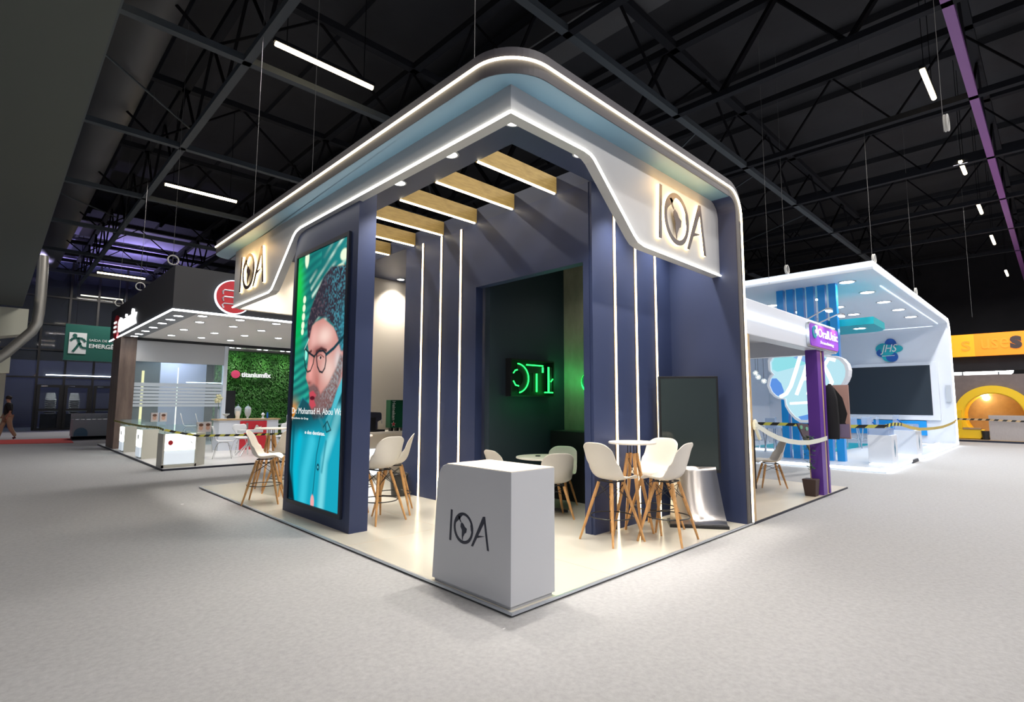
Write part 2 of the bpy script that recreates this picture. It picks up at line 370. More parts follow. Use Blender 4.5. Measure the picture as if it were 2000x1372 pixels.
# dark mezzanine-like soffit over the left walkway
top('soffit_slab', 'huge dark fabric soffit filling the upper left corner', 'soffit', MB().box(-16, .2, 4.5, -2.25, 19.9, 4.75), M['slab'])
top('soffit_edge_trim', 'thin pale edge strip of the dark soffit at upper left', 'trim', MB().box(-2.25, .2, 4.5, -2.235, 19.9, 4.53), M['chord'])
top('fascia_box', 'pale cream box beam under the far end of the dark soffit', 'beam', MB().prism([(-7, 4.45), (-2.08, 4.45), (-2.08, 3.66), (-7, 2.6)], 'y', 20.0, 21.0), M['creamslab'])
top('fascia_box', 'smaller pale box beam below the first one at left edge', 'beam', MB().prism([(-7, 3.05), (-2.36, 3.05), (-2.36, 2.5), (-7, 1.9)], 'y', 22.5, 23.2), M['creamslab'])
top('wall_box', 'pale wall end at the far left edge behind the walking person', 'wall', MB().box(-8, 29.5, 0, -2.35, 30, 3.05), M['creamslab'])
def px(x, y, ax, v):
    d = fw*F+r2_*(x-1000)+u2_*(686-y); i = 'xyz'.index(ax); t = (v-(CX, CY, CH)[i])/d[i]; return (CX+d.x*t, CY+d.y*t, CH+d.z*t)
r2_, u2_ = r2, u2
pp = [px(a, b, 'y', 19.0) for a, b in ((84, 500), (83, 530), (80, 575), (76, 612), (72, 632), (62, 648), (38, 668), (12, 690), (-10, 704), (-60, 735))]
top('bent_pipe', 'worn metal pipe bending down to the left under the dark soffit', 'pipe', MB().tube(pp, .14, 12), M['pipe'], smooth=True)

# far glass wall with doors
t = thing('glass_wall', 'dark tall glass wall with black mullions at the end of the left hall', 'glass wall', (2, 35, 0))
obj('glass', MB().box(-3.2, 35, 0, 9, 35.03, 9.2), M['darkglass'], t)
m = MB()
for x in (-3.2, -1.1, .02, 1.25, 2.5, 3.75, 5, 6.2, 7.4, 8.9): m.box(x-.05, 34.92, 0, x+.05, 35.0, 9.2)
for z in (2.82, 4.3, 5.7, 7.2): m.box(-3.2, 34.93, z-.04, 9, 35.0, z+.04)
objs('mullion', m, M['black'], t)
for i, (x0, x1) in enumerate(((-1.05, -.02), (.07, 1.18), (1.32, 2.4))):
    d = thing('glass_door', ['left black framed glass door at the end of the hall', 'middle black framed glass door at the end of the hall', 'right black framed glass door partly behind the wood clad post'][i], 'door', ((x0+x1)/2, 34.85, 0), 'glass doors')
    fr = MB()
    for a, b in ((x0, x0+.13), (x1-.13, x1)): fr.box(a, 34.8, 0, b, 34.9, 2.42)
    fr.box(x0+.13, 34.8, 0, x1-.13, 34.9, .12); fr.box(x0+.13, 34.8, 2.28, x1-.13, 34.9, 2.42); fr.box(x0+.13, 34.8, 1.02, x1-.13, 34.9, 1.14)
    objs('frame_bar', fr, M['black'], d)
    obj('push_bar', MB().cone((x0+.1, 34.74, 1.02), (x1-.1, 34.74, 1.02), .025, .025, 8), M['chrome'], d)
    obj('closer', MB().box(x0+.15, 34.76, 2.32, x0+.42, 34.8, 2.37), M['chrome'], d)
top('door_header_light', 'white light strip above the far glass doors', 'light strip', MB().box(-.75, 34.88, 2.93, 6, 34.91, 2.97), M['ledb'])  # glowing strip added in place of a stand LED's reflection in the glass
top('lobby_wall', 'dim lavender lobby wall seen through the far glass', 'wall', MB().box(-3.2, 40, 0, 9, 40.2, 4.0), mat('lobby', (.16, .15, .25), .8))
point('lobby_light', (-1.5, 38.2, 3.6), 70, radius=.3, col=(.8, .85, 1)); point('lobby_light', (2.5, 38.2, 3.6), 60, radius=.3, col=(.8, .78, 1))
# stacked white chairs behind the doors
def shellstack(x, y, n, label, grp):
    for k in range(n):
        z = .86+.105*k
        mm = MB(); g = []
        for i in range(7):
            u = -1+i/3
            for zz, yy in ((0, .24), (.02, -.12), (.10, -.24), (.42, -.32)):
                g.append((x+u*.24*(1-.25*(zz > .3)*abs(u)), y-yy, z+zz+(.03*u*u if zz < .05 else 0)))
        fs = [(i*4+j, (i+1)*4+j, (i+1)*4+j+1, i*4+j+1) for i in range(6) for j in range(3)]
        mm.add(g, fs); o = top('stacking_chair', label, 'chair', mm, M['shell'], group=grp, smooth=True, solid=.02)
shellstack(-.38, 36.2, 8, 'white chair shell in the stack behind the left glass door', 'chair stack behind the left glass door')
shellstack(.65, 36.2, 8, 'white chair shell in the stack behind the middle glass door', 'chair stack behind the middle glass door')
top('chair_trolley', 'dark trolley under the white chair stacks behind the doors', 'trolley', MB().box(-.75, 35.9, .0, 1.1, 36.6, .84), M['truss'])
point('stack_light', (.1, 35.35, 2.3), 110, radius=.1, col=(1, .93, .75))  # added light without a fixture, brightens the chair stacks
# emergency exit sign
t = thing('exit_sign', 'large green emergency exit sign with running figure', 'sign', (1.2, 32, 3.6))
E0 = px(127, 632, 'y', 32); E1 = px(123, 703, 'y', 32)
objs('hanging_rod', MB().bar((E1[0]+.4, 32.06, E0[2]), (E1[0]+.4, 32.06, 10.98), .02).bar((2.9, 32.06, E0[2]), (2.9, 32.06, 10.98), .02), M['web'], t)
obj('board', MB().box(E1[0], 32, E1[2], 3.3, 32.12, E0[2]), M['exitgreen'], t)
a = px(136, 649, 'y', 31.98); b = px(167, 692, 'y', 31.98)
obj('pictogram_panel', MB().box(a[0], 31.97, b[2], b[0], 32.0, a[2]), M['exitwhite'], t)
cx = (a[0]+b[0])/2; cz = (a[2]+b[2])/2; H = a[2]-b[2]; m = MB(); y = 31.96
m.prism([(cx-.12*H+.085*H*math.cos(q), cz+.36*H+.085*H*math.sin(q)) for q in np.linspace(0, 2*PI, 17)[:-1]], 'y', y-.01, y)
for p in ([(-.02, .26), (.06, .02), (.12, -.04)], [(-.02, .26), (-.18, .22), (-.27, .10), (-.38, .12)][:3], [(0, .24), (.18, .22), (.29, .08)], [(.06, .0), (-.03, -.2), (-.16, -.42)], [(.06, .0), (.16, -.2), (.34, -.22)]):
    for q in range(len(p)-1): m.bar((cx+p[q][0]*H, y, cz+p[q][1]*H), (cx+p[q+1][0]*H, y, cz+p[q+1][1]*H), .02, .10*H)
obj('running_figure', m, M['exitgreen'], t)
e = px(174, 667, 'y', 31.99)
obj('lettering', text('SAÍDA DE', (e[0], 31.99, e[2]), (1, 0, 0), (0, 0, 1), .75, .15, .01), M['exitwhite'], t)
e = px(174, 674, 'y', 31.99)
obj('lettering', text('EMERGÊNCIA', (e[0], 31.99, e[2]-.16), (1, 0, 0), (0, 0, 1), 1.75, .27, .01, bold=.02), M['exitwhite'], t)
e = px(206, 679, 'y', 31.99)
obj('lettering', text('EMERGENCY EXIT', (e[0], 31.99, e[2]-.09), (1, 0, 0), (0, 0, 1), .8, .09, .01), M['exitwhite'], t)
# red carpet runner, grey machine cart
top('carpet_runner', 'red carpet runner lying on the far left floor', 'rug', MB().prism([(-6, 23.7), (-2.4, 23.6), (-.45, 22.7), (-.30, 25.9), (-2.4, 26.4), (-6, 26.6)], 'z', .0, .012), M['redcarpet'])
t = thing('grey_cart', 'grey metal cart with arched blue side and slatted top rail by the glass doors', 'cart', (.25, 25.2, 0))
obj('body', MB().box(-.33, 24.9, .12, 1.4, 25.8, .80), M['greymetal'], t, bev=.01)
obj('arched_panel', MB().prism([(-.28, .14), (.16, .14), (.16, .25)]+arc(-.06, .25, .22, 0, 180, 10)+[(-.28, .25)], 'y', 24.87, 24.9), mat('blue_arch', (.12, .25, .38), .4), t)
m = MB()
for k in range(10): m.box(-.31+k*.18, 24.92, .80, -.26+k*.18, 24.95, .98)
m.box(-.33, 24.9, .97, 1.4, 24.98, 1.03); m.box(-.33, 25.72, .8, 1.4, 25.8, 1.03)
objs('rail_bar', m, M['greymetal'], t)
obj('plinth', MB().box(-.3, 25.0, 0, 1.35, 25.75, .12), M['truss'], t)

# walking person at the far left
def skinobj(name, verts, edges, radii, m, parent, sub=2):
    me = bpy.data.meshes.new(name); off = OFF[parent]; me.from_pydata([tuple(Vector(v)-off) for v in verts], edges, []); me.materials.append(m)
    o = bpy.data.objects.new(name, me); C.objects.link(o); o.parent = parent; OFF[o] = off
    bm = bmesh.new(); bm.from_mesh(me); L = bm.verts.layers.skin.verify(); bm.verts.ensure_lookup_table()
    for i, v in enumerate(bm.verts): r = radii[i]; v[L].radius = (r, r) if not isinstance(r, tuple) else r; v[L].use_root = (i == 0)
    bm.to_mesh(me); bm.free()
    q = o.modifiers.new('skin', 'SKIN'); q.use_smooth_shade = True; q = o.modifiers.new('sub', 'SUBSURF'); q.levels = sub; q.render_levels = sub
    return o
PX, PY = -2.22, 26.6
t = thing('person', 'person in black shirt and khaki trousers walking away at far left', 'person', (PX, PY, 0))
def Q(*a): return [(PX+p[0], PY+p[1], p[2]) for p in a]
# walking to the left (-x)
vb = Q((0,0,.92),(0,0,1.10),(0,0,1.30),(0,0,1.42),(-.01,0,1.50),(-.03,0,1.60),(-.03,0,1.70), (.0,-.19,1.38),(.06,-.24,1.12),(-.02,-.22,.90),(-.05,-.22,.82), (0,.19,1.38),(-.06,.23,1.12),(-.16,.2,.92),(-.2,.2,.84),
       (.03,-.09,.88),(.10,-.10,.48),(.28,-.10,.12),(-.03,.09,.88),(-.16,.09,.50),(-.22,.09,.08))
eb = [(0,1),(1,2),(2,3),(3,4),(4,5),(5,6),(3,7),(7,8),(8,9),(9,10),(3,11),(11,12),(12,13),(13,14),(0,15),(15,16),(16,17),(0,18),(18,19),(19,20)]
rb = [.12,.11,.13,.09,.05,.085,.07,.055,.04,.03,.035,.055,.04,.03,.035,.08,.06,.04,.08,.06,.04]
skinobj('body', vb, eb, rb, M['skin'], t)
skinobj('shirt', vb[:4]+[vb[7], vb[8], vb[11], vb[12]], [(0,1),(1,2),(2,3),(3,4),(4,5),(3,6),(6,7)], [.14,.14,.16,.10,.085,.06,.085,.06], M['shirtk'], t)
skinobj('trousers', [vb[0], vb[15], vb[16], vb[17], vb[18], vb[19], vb[20]], [(0,1),(1,2),(2,3),(0,4),(4,5),(5,6)], [.135,.10,.085,.06,.10,.085,.06], M['khaki'], t)
obj('hair', MB().sphere((PX-.015, PY, 1.66), .098, sz=(1.05, .95, 1)), M['hair'], t, smooth=True)
for s, (a, b) in enumerate((((.28,-.10,.10), (.20,-.10,.03)), ((-.22,.09,.06), (-.36,.09,.03)))):
    obj('shoe', MB().tube([(PX+a[0], PY+a[1], max(a[2], .05)), (PX+b[0], PY+b[1], .045)], .045, 8), M['shoe'], t, smooth=True)

# ================================================================== MAIN STAND
Z0 = .03
t = thing('stand_platform', 'low cream laminate platform of the navy stand with an aluminium edge', 'platform', (2, 3.5, 0))
obj('kick_board', MB().box(.015, .015, 0, 4.22, 7.87, .012), M['kick'], t)
obj('deck', MB().box(.0, .0, .012, 4.24, 7.88, Z0), M['platform'], t)
objs('joint', MB().box(1.22, .01, Z0, 1.223, 7.86, Z0+.0006).box(.01, 2.44, Z0, 2.22, 2.443, Z0+.0006).box(.01, 4.88, Z0, 2.22, 4.883, Z0+.0006), M['tan'], t)
objs('edge_profile', MB().box(-.012, -.012, .016, 4.24, .004, .034).box(-.012, .004, .016, .004, 7.88, .034), M['alu'], t)
# canopy: roof slab with rounded corner, turned down into the right wall
t = thing('canopy', 'large navy canopy with rounded corner and wall end, outlined by a warm light strip', 'canopy', (2, 3, Z0))
ZB, ZT = 4.165, 4.385
R0 = .42
arm = arc(-.03+R0, .0+R0, R0, 270, 180, 10)[::-1]      # front corner
poly = [(.92, .0)]+[(p[0], p[1]) for p in arc(-.03+R0, R0, R0, 270, 180, 10)]+[(-.03, 7.55)]+[(p[0], p[1]) for p in arc(.27, 7.57, .30, 180, 90, 8)]+[(.92, 7.87)]
m = MB().prism(poly, 'z', ZB, ZT)
m.box(.92, 0, ZB, 3.85, .97, ZT); m.box(2.23, .97, ZB, 3.85, 7.87, ZT); m.box(.92, 6.55, ZB, 2.23, 7.87, ZT)
obj('roof_slab', m, M['navyroof'], t)
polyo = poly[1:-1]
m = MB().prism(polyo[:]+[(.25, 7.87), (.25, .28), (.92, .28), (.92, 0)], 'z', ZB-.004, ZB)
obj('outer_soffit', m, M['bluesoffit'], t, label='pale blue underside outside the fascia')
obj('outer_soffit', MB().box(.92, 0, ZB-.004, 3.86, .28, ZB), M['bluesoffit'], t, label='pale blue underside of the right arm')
Rr = .37
prof = [(3.85, ZT)]+[(p[0], p[1]) for p in arc(4.24-Rr, ZT-Rr, Rr, 90, 0, 10)]+[(4.24, Z0), (4.04, Z0)]+[(p[0], p[1]) for p in arc(4.04-.16, ZB-.16, .16, 0, 90, 6)]+[(3.85, ZB)]
obj('end_wall', MB().prism(prof, 'y', 0, 7.87), M['navy'], t)
# metallic rim along the edges
path_out = [(-.032, 7.6)]+[(p[0], p[1]) for p in arc(-.032+R0, -.002+R0, R0, 180, 270, 14)]+[(3.85, -.002)]
m = MB(); n = len(path_out); vs = []
for (x, y) in path_out: vs += [(x, y, ZB-.002), (x, y, ZT+.002)]
m.add(vs, [(2*i, 2*i+2, 2*i+3, 2*i+1) for i in range(n-1)])
obj('rim', m, M['rim'], t, solid=.008, recalc=False)
front = [(3.85, ZT)]+[(p[0], p[1]) for p in arc(4.24-Rr, ZT-Rr, Rr, 90, 0, 10)]+[(4.24, Z0)]
back = [(3.85, ZB)]+[(p[0], p[1]) for p in arc(4.04-.16, ZB-.16, .16, 90, 0, 10)]+[(4.04, Z0)]
m = MB(); n = len(front); m.add([(a, -.004, b) for a, b in front]+[(a, -.004, b) for a, b in back], [(i, i+1, n+i+1, n+i) for i in range(n-1)])
obj('rim', m, M['rim'], t, solid=.006, recalc=False, label='grey violet rim on the end wall edge')
zs = 4.285
mid = [(3.85, zs)]+[(4.24-Rr+ (Rr-.10)*math.cos(math.radians(a)), ZT-Rr+(Rr-.10)*math.sin(math.radians(a))) for a in range(90, -1, -9)]+[(4.19-.0, 3.9), (4.19, Z0+.01)]
mid = [(3.85, zs)]+[(3.85+.02+.32*math.sin(math.radians(a)), zs-.32+.32*math.cos(math.radians(a))) for a in range(9, 91, 9)]+[(4.19, Z0+.01)]
pth = [(-.044, 7.62, zs)]+[(p[0]-.012, p[1]-.014, zs) for p in arc(-.032+R0, R0, R0, 180, 270, 14)]+[(a, -.016, b) for a, b in mid]
obj('led_strip', MB().tube(pth, .012, 6), M['led'], t, label='warm white light strip along the rim')
# edge boards beside the LED at the end wall
objs('edge_profile', MB().box(4.155, -.012, Z0, 4.172, -.002, 3.9).box(4.208, -.012, Z0, 4.222, -.002, 3.9), M['rim'], t)

# white fascia boards with logo letters
FX, FY = .189, .229
pA = [(FY, 3.905), (4.44, 3.922), (4.58, 3.90), (4.66, 3.86), (5.33, 3.27), (5.42, 3.20), (5.54, 3.168), (7.23, 3.155), (7.23, ZB), (FY, ZB)]
pB = [(FX+.11, 3.905), (1.17, 3.912), (1.26, 3.90), (1.32, 3.87), (2.0, 3.27), (2.08, 3.215), (2.2, 3.19), (4.035, 3.178), (4.035, 3.97), (4.0, 4.08), (3.92, 4.14), (3.84, ZB), (FX+.11, ZB)]
LI = [[(-.733,.642),(-.71,.641),(-.724,.397),(-.749,.397)]]
Oo = [(-.571+.122*math.cos(a)-.0*math.sin(a), .5175+.1205*math.sin(a)) for a in np.linspace(0, 2*PI, 41)[:-1]]
Oi = [(-.573+.099*math.cos(a)+.003, .519+.098*math.sin(a)) for a in np.linspace(0, 2*PI, 41)[:-1]]
def inner(k, p):     # thicker upper-left of the ring, as land along the rim
    a = 2*PI*k/40; d = 0
    if 95 < math.degrees(a) < 165: d = .020*math.sin((math.degrees(a)-95)/70*PI)
    if -6 < math.degrees(a) < 20: d = .008
    return (p[0]-d*math.cos(a), p[1]-d*math.sin(a))
Oi = [inner(k, p) for k, p in enumerate(Oi)]
CONT = [(-.590,.560),(-.567,.548),(-.553,.530),(-.527,.519),(-.535,.488),(-.552,.480),(-.573,.449),(-.577,.423),(-.584,.428),(-.589,.458),(-.588,.500),(-.606,.525),(-.603,.546)]
CONT2 = [(-.640,.600),(-.628,.585),(-.615,.568),(-.600,.556),(-.597,.562),(-.610,.580),(-.606,.596),(-.622,.606)]
LA = [(-.337,.641),(-.312,.644),(-.265,.399),(-.287,.400),(-.3235,.592),(-.450,.399),(-.474,.399)]
LA2 = [(-.389,.492),(-.314,.498),(-.400,.472)]
U0, U1, V0, V1 = -.749, -.265, .397, .643
def logo(parent, mp, m_face, m_body=None, d_face=.006, d0=0, d1=.032):
    """mp(u, v, depth) -> point; u right, v up, depth outwards from the board"""
    def pr_(poly, a, b, inner=None):
        m = MB(); n = len(poly)
        A = [mp((u-U0)/(U1-U0), (v-V0)/(V1-V0), a) for u, v in poly]; B = [mp((u-U0)/(U1-U0), (v-V0)/(V1-V0), b) for u, v in poly]
        if inner is None: m.add(A+B, [tuple(range(n)), tuple(range(2*n-1, n-1, -1))]+[(i, (i+1) % n, n+(i+1) % n, n+i) for i in range(n)])
        else:
            A2 = [mp((u-U0)/(U1-U0), (v-V0)/(V1-V0), a) for u, v in inner]; B2 = [mp((u-U0)/(U1-U0), (v-V0)/(V1-V0), b) for u, v in inner]; fs = []
            for i in range(n): j = (i+1) % n; fs += [(i, j, n+j, n+i), (2*n+i, 3*n+i, 3*n+j, 2*n+j), (i, 2*n+i, 2*n+j, j), (n+i, n+j, 3*n+j, 3*n+i)]
            m.add(A+A2+B+B2, [(i, (i+1) % n, n+(i+1) % n, n+i) for i in range(n)]+[(2*n+i, 2*n+(i+1) % n, 3*n+(i+1) % n, 3*n+i) for i in range(n)]+[(i, (i+1) % n, 2*n+(i+1) % n, 2*n+i) for i in range(n)]+[(n+i, n+(i+1) % n, 3*n+(i+1) % n, 3*n+i) for i in range(n)])
        return m
    for nm, poly, inn in (('letter_i', LI[0], None), ('letter_o', Oo, Oi), ('letter_a', LA, None), ('letter_a_bar', LA2, None), ('continent', CONT, None), ('continent', CONT2, None)):
        f = obj(nm, pr_(poly, d1, d1+d_face, inn), m_face, parent)
        if m_body and nm != 'continent': obj('light_body', pr_(poly, d0, d1, inn), m_body, f, label='glowing warm back of the letter')
t = thing('fascia_board', 'white fascia board of the left canopy arm with IOA letters', 'fascia', (FX, 3.7, 3.155))
obj('board', MB().prism(pA, 'x', FX, FX+.11), M['white'], t)
obj('led_strip', MB().tube([(FX-.008, y, z+.012) for y, z in pA[:8]], .0125, 6), M['ledc'], t)
logo(t, lambda u, v, d: (FX-d, 6.83-u*1.13, 3.36+v*.61), M['letter'], M['glow'])
for q in (5.8, 6.05, 6.3, 6.55, 6.8): point('letter_backlight', (FX-.13, q, 3.97), 1.3, t, radius=.09, col=(1, .58, .2))
t = thing('fascia_board', 'white fascia board of the right canopy arm with IOA letters', 'fascia', (2, FY, 3.178))
obj('board', MB().prism(pB, 'y', FY, FY+.11), M['white'], t)
obj('led_strip', MB().tube([(x, FY-.008, z+.012) for x, z in [(FX-.004, 3.905)]+pB[1:8]], .0125, 6), M['ledc'], t)
logo(t, lambda u, v, d: (2.45+u*1.13, FY-d, 3.345+v*.635), M['letter'], M['glow'])
for q in (2.45, 2.7, 2.95, 3.2, 3.45): point('letter_backlight', (q, FY-.13, 3.99), 1.3, t, radius=.09, col=(1, .58, .2))

# oak ceiling boards with light strips
for i, y in enumerate((1.50, 2.268, 3.06, 3.865, 4.66, 5.45, 6.25)):
    t = thing('ceiling_board', ['first', 'second', 'third', 'fourth', 'fifth', 'sixth', 'seventh'][i]+' oak ceiling board from the front corner, with a light strip underneath', 'ceiling board', (1.57, y, ZB), 'oak ceiling boards')
    obj('board', MB().box(.905, y, ZB, 2.235, y+.05, ZT-.01), M['beamwood'], t)
    obj('led_strip', MB().box(.92, y-.004, ZB-.02, 2.2, y+.018, ZB-.001), M['led'], t)
# downlights of the soffit
def downlight(x, y, z, label, r=.055, power=None, group='canopy downlights', mt='lamp', size=95, col=(1, .94, .84)):
    t = thing('downlight', label, 'downlight', (x, y, z), group)
    obj('trim_ring', MB().lathe([(r*1.25, 0), (r*1.3, -.012), (r, -.014), (r, 0)], (x, y, z), 20, cap=False), M['whiteA'], t, smooth=True)
    obj('lens', MB().lathe([(r, -.010), (r*.96, -.013)], (x, y, z), 20), M[mt], t)
    if power: spot('downlight_beam', (x, y, z-.03), power, t, size=size, col=col)
    return t
for i, (x, y) in enumerate(((.615, .64), (.605, 1.585), (.615, 2.61), (.61, 3.65), (.61, 4.7), (.61, 5.75), (.61, 6.8), (1.588, .60), (2.6, .60), (3.55, .6))):
    downlight(x, y, ZB, ['downlight at the inner front corner of the canopy', 'second canopy downlight on the left arm', 'third canopy downlight on the left arm, right of the video tower', 'canopy downlight hidden above the video tower', 'canopy downlight behind the tower middle', 'canopy downlight behind the left fascia slope', 'canopy downlight near the left canopy end', 'canopy downlight on the right arm beside the fascia slope', 'canopy downlight above the high table', 'canopy downlight above the standing screen'][i], .07, SPOT_W)
downlight(3.40, 6.95, ZB, 'downlight close to the cream back wall', .07, 150, size=115)
downlight(1.5, 6.9, ZB, 'downlight over the bar counter, hidden behind the tower', .07, 120, size=110)

# video tower
t = thing('video_tower', 'tall navy tower carrying a portrait video screen of a bearded man with glasses', 'video tower', (.37, 3.85, Z0))
obj('housing', MB().prism([(2.90, Z0), (4.81, Z0), (4.77, 3.55), (4.70, 3.86), (4.5, 4.0), (4.3, ZB), (2.90, ZB)], 'x', .257, .487), M['navy'], t, label='navy tower body')
sy0, sy1, sz0, sz1 = 3.125, 4.60, .215, 3.53
fr = MB().box(.225, sy0-.05, sz0-.05, .256, sy0, sz1+.05).box(.225, sy1, sz0-.05, .256, sy1+.03, sz1+.05).box(.225, sy0, sz0-.05, .256, sy1, sz0).box(.225, sy0, sz1, .256, sy1, sz1+.05)
objs('screen_frame', fr, M['ink'], t)
# picture on the screen, painted procedurally (u to the right, v down)
W_, H_ = 150, 400
uu, vv = np.meshgrid(np.linspace(0, 1, W_), np.linspace(0, 1, H_))
X = uu; Y = vv*2.25      # aspect-true: width 1, height 2.25
def nz(sx, sy, seed):
    r = np.random.default_rng(seed); g = r.random((int(sy)+2, int(sx)+2)); x = uu*sx; y = vv*sy; i = x.astype(int); j = y.astype(int); a = x-i; b = y-j; a = a*a*(3-2*a); b = b*b*(3-2*b)
    return g[j, i]*(1-a)*(1-b)+g[j, i+1]*a*(1-b)+g[j+1, i]*(1-a)*b+g[j+1, i+1]*a*b
def ss(e0, e1, x): t_ = np.clip((x-e0)/(e1-e0), 0, 1); return t_*t_*(3-2*t_)
def pmask(pts, blur=.012):
    """soft mask of polygon in (X,Y)"""
    ins = np.zeros(X.shape, bool); d = np.full(X.shape, 9.)
    for k in range(len(pts)):
        x0, y0 = pts[k-1]; x1, y1 = pts[k]
        c = ((y0 > Y) != (y1 > Y)); xi = (x1-x0)*(Y-y0)/((y1-y0) or 1e-9)+x0; ins ^= c & (X < xi)
        L = (x1-x0)**2+(y1-y0)**2+1e-12; tt = np.clip(((X-x0)*(x1-x0)+(Y-y0)*(y1-y0))/L, 0, 1); d = np.minimum(d, np.hypot(X-x0-tt*(x1-x0), Y-y0-tt*(y1-y0)))
    s_ = np.where(ins, d, -d); return ss(-blur, blur, s_)
def lmask(pts, w_, blur=.005):
    d = np.full(X.shape, 9.)
    for k in range(1, len(pts)):
        x0, y0 = pts[k-1]; x1, y1 = pts[k]; L = (x1-x0)**2+(y1-y0)**2+1e-12; tt = np.clip(((X-x0)*(x1-x0)+(Y-y0)*(y1-y0))/L, 0, 1); d = np.minimum(d, np.hypot(X-x0-tt*(x1-x0), Y-y0-tt*(y1-y0)))
    return 1-ss(w_/2-blur, w_/2+blur, d)
IMG = np.zeros((H_, W_, 3))
def lay(col, a):
    global IMG; IMG = IMG*(1-a[..., None])+np.array(col, float)*a[..., None] if not isinstance(col, np.ndarray) or col.ndim == 1 else IMG*(1-a[..., None])+col*a[..., None]
def ell(cx, cy, rx, ry, blur=.2): return 1-ss(1-blur, 1+blur, np.hypot((X-cx)/rx, (Y-cy)/ry))
def blob(cx, cy, rx, ry): return np.exp(-(((X-cx)/rx)**2+((Y-cy)/ry)**2))
lay((.01, .14, .14), np.ones_like(X)); st = .5+.5*np.sin((Y+.25*X)*78+nz(4, 12, 1)*3)
lay((.03, .55, .40), st*(X < .5)*.55*nz(3, 10, 2)*1.4); lay((.02, .30, .30), ss(.3, 1, X)*.6)
lay((.02, .60, .08), np.clip(blob(.02, .35, .11, .35)*1.2, 0, 1)); lay((.0, .45, .10), np.clip(blob(.05, .62, .10, .25), 0, 1))
for k in range(7):      # blurred ceiling lights at the top
    y0 = .10+.075*k; lay((.75, 1, .85), lmask([(.28+.03*k, y0+.16), (1.0, y0-.28+.04*k)], .028, .02)*np.clip(nz(6, 30, 20+k)*1.5-.35, 0, 1)*.9)
for p in ((.19, .03, .045, .09), (.93, .14, .07, .05), (.86, .24, .08, .03), (.17, .42, .032, .035), (.165, .50, .032, .035), (.16, .58, .034, .035), (.155, .66, .034, .035), (.15, .72, .03, .03), (.245, .94, .035, .05)): lay((.85, 1, .72) if p[1] < .8 else (.3, 1, .8), ell(*p))
lay((.9, .35, .05), np.clip(blob(.02, 1.48, .10, .10), 0, 1))
# shirt: dark shoulder left, bright turquoise
body = pmask([(-.1, 1.62), (.05, 1.50), (.22, 1.33), (.40, 1.40), (.8, 1.40), (.96, 1.10), (1.1, 1.0), (1.1, 2.4), (-.1, 2.4)], .015)
lay((.01, .38, .52), body)
lay((.012, .06, .075), body*np.clip(1-ss(1.55, 1.80, Y+.25*X), 0, 1)*.93)
fold = lambda p, w_, c, a: lay(c, lmask(p, w_, w_*.45)*body*a)
fold([(.93, 1.45), (.70, 1.85), (.66, 2.25)], .10, (.25, .78, .85), .75); fold([(.45, 1.72), (.33, 2.0), (.30, 2.25)], .14, (.06, .62, .78), .7); fold([(.80, 1.5), (.72, 1.65)], .05, (.03, .5, .6), .8)
fold([(.20, 1.68), (.13, 1.95), (.14, 2.2)], .10, (.0, .50, .68), .7); fold([(.62, 1.62), (.55, 1.82), (.52, 2.05), (.49, 2.25)], .012, (.005, .05, .08), .9); fold([(.05, 1.6), (.04, 2.0), (.10, 2.25)], .05, (.0, .10, .14), .8)
fold([(.72, 1.70), (.66, 1.95)], .03, (.0, .22, .30), .7); lay((.005, .02, .03), pmask([(-.02, 1.95), (.06, 2.1), (.13, 2.26), (-.02, 2.26)], .02))
lay((.005, .05, .08), ell(.585, 1.92, .025, .03)*1.0); lay((.1, .6, .7), ell(.585, 1.92, .010, .012)); lay((.85, .40, .40), ell(.50, 2.22, .035, .06))
# neck + collar
lay((.40, .17, .14), pmask([(.62, 1.30), (.92, 1.02), (.98, 1.10), (.80, 1.40), (.70, 1.45)], .02))
lay((.08, .50, .60), pmask([(.80, 1.42), (1.02, 1.05), (1.02, 1.22), (.86, 1.44), (.74, 1.60), (.70, 1.52)], .01)); lay((.03, .30, .38), pmask([(.52, 1.46), (.60, 1.50), (.72, 1.60), (.66, 1.62)], .01))
lay((.01, .05, .06), lmask([(.66, 1.58), (.73, 1.53), (.80, 1.60), (.72, 1.62), (.70, 1.57)], .012))
# head
face = pmask([(.32, .70), (.42, .66), (.58, .64), (.78, .74), (.92, .86), (1.0, .95), (1.02, 1.10), (.93, 1.22), (.78, 1.36), (.60, 1.47), (.44, 1.47), (.37, 1.40), (.36, 1.27), (.33, 1.22), (.27, 1.15), (.30, 1.02), (.315, .93), (.28, .84)], .012)
lay((.60, .25, .22), face)
for c, p, a in (((.95, .70, .62), (.62, .80, .16, .09), .9), ((.98, .60, .55), (.40, .80, .08, .12), .5), ((.85, .62, .55), (.72, 1.10, .15, .13), .9), ((.95, .42, .38), (.36, 1.08, .05, .10), .8), ((.25, .07, .06), (.46, .93, .10, .05), .8), ((.30, .10, .10), (.55, .90, .12, .03), .6), ((.45, .14, .12), (.50, 1.20, .05, .10), .7), ((.75, .80, .80), (.88, 1.02, .06, .10), .6), ((.20, .05, .05), (.34, 1.20, .06, .02), .8)):
    lay(c, blob(*p)*face*a)
beard = pmask([(.33, 1.23), (.44, 1.21), (.52, 1.24), (.58, 1.30), (.72, 1.22), (.86, 1.08), (.92, .98), (.98, 1.0), (.95, 1.16), (.82, 1.36), (.66, 1.50), (.46, 1.52), (.37, 1.44), (.35, 1.30)], .02)
bn = nz(70, 170, 5); lay((.05, .05, .06), beard*.72); lay((.42, .50, .53), beard*np.clip(bn*1.6-.6, 0, 1)*ss(.35, .9, X)*.7)
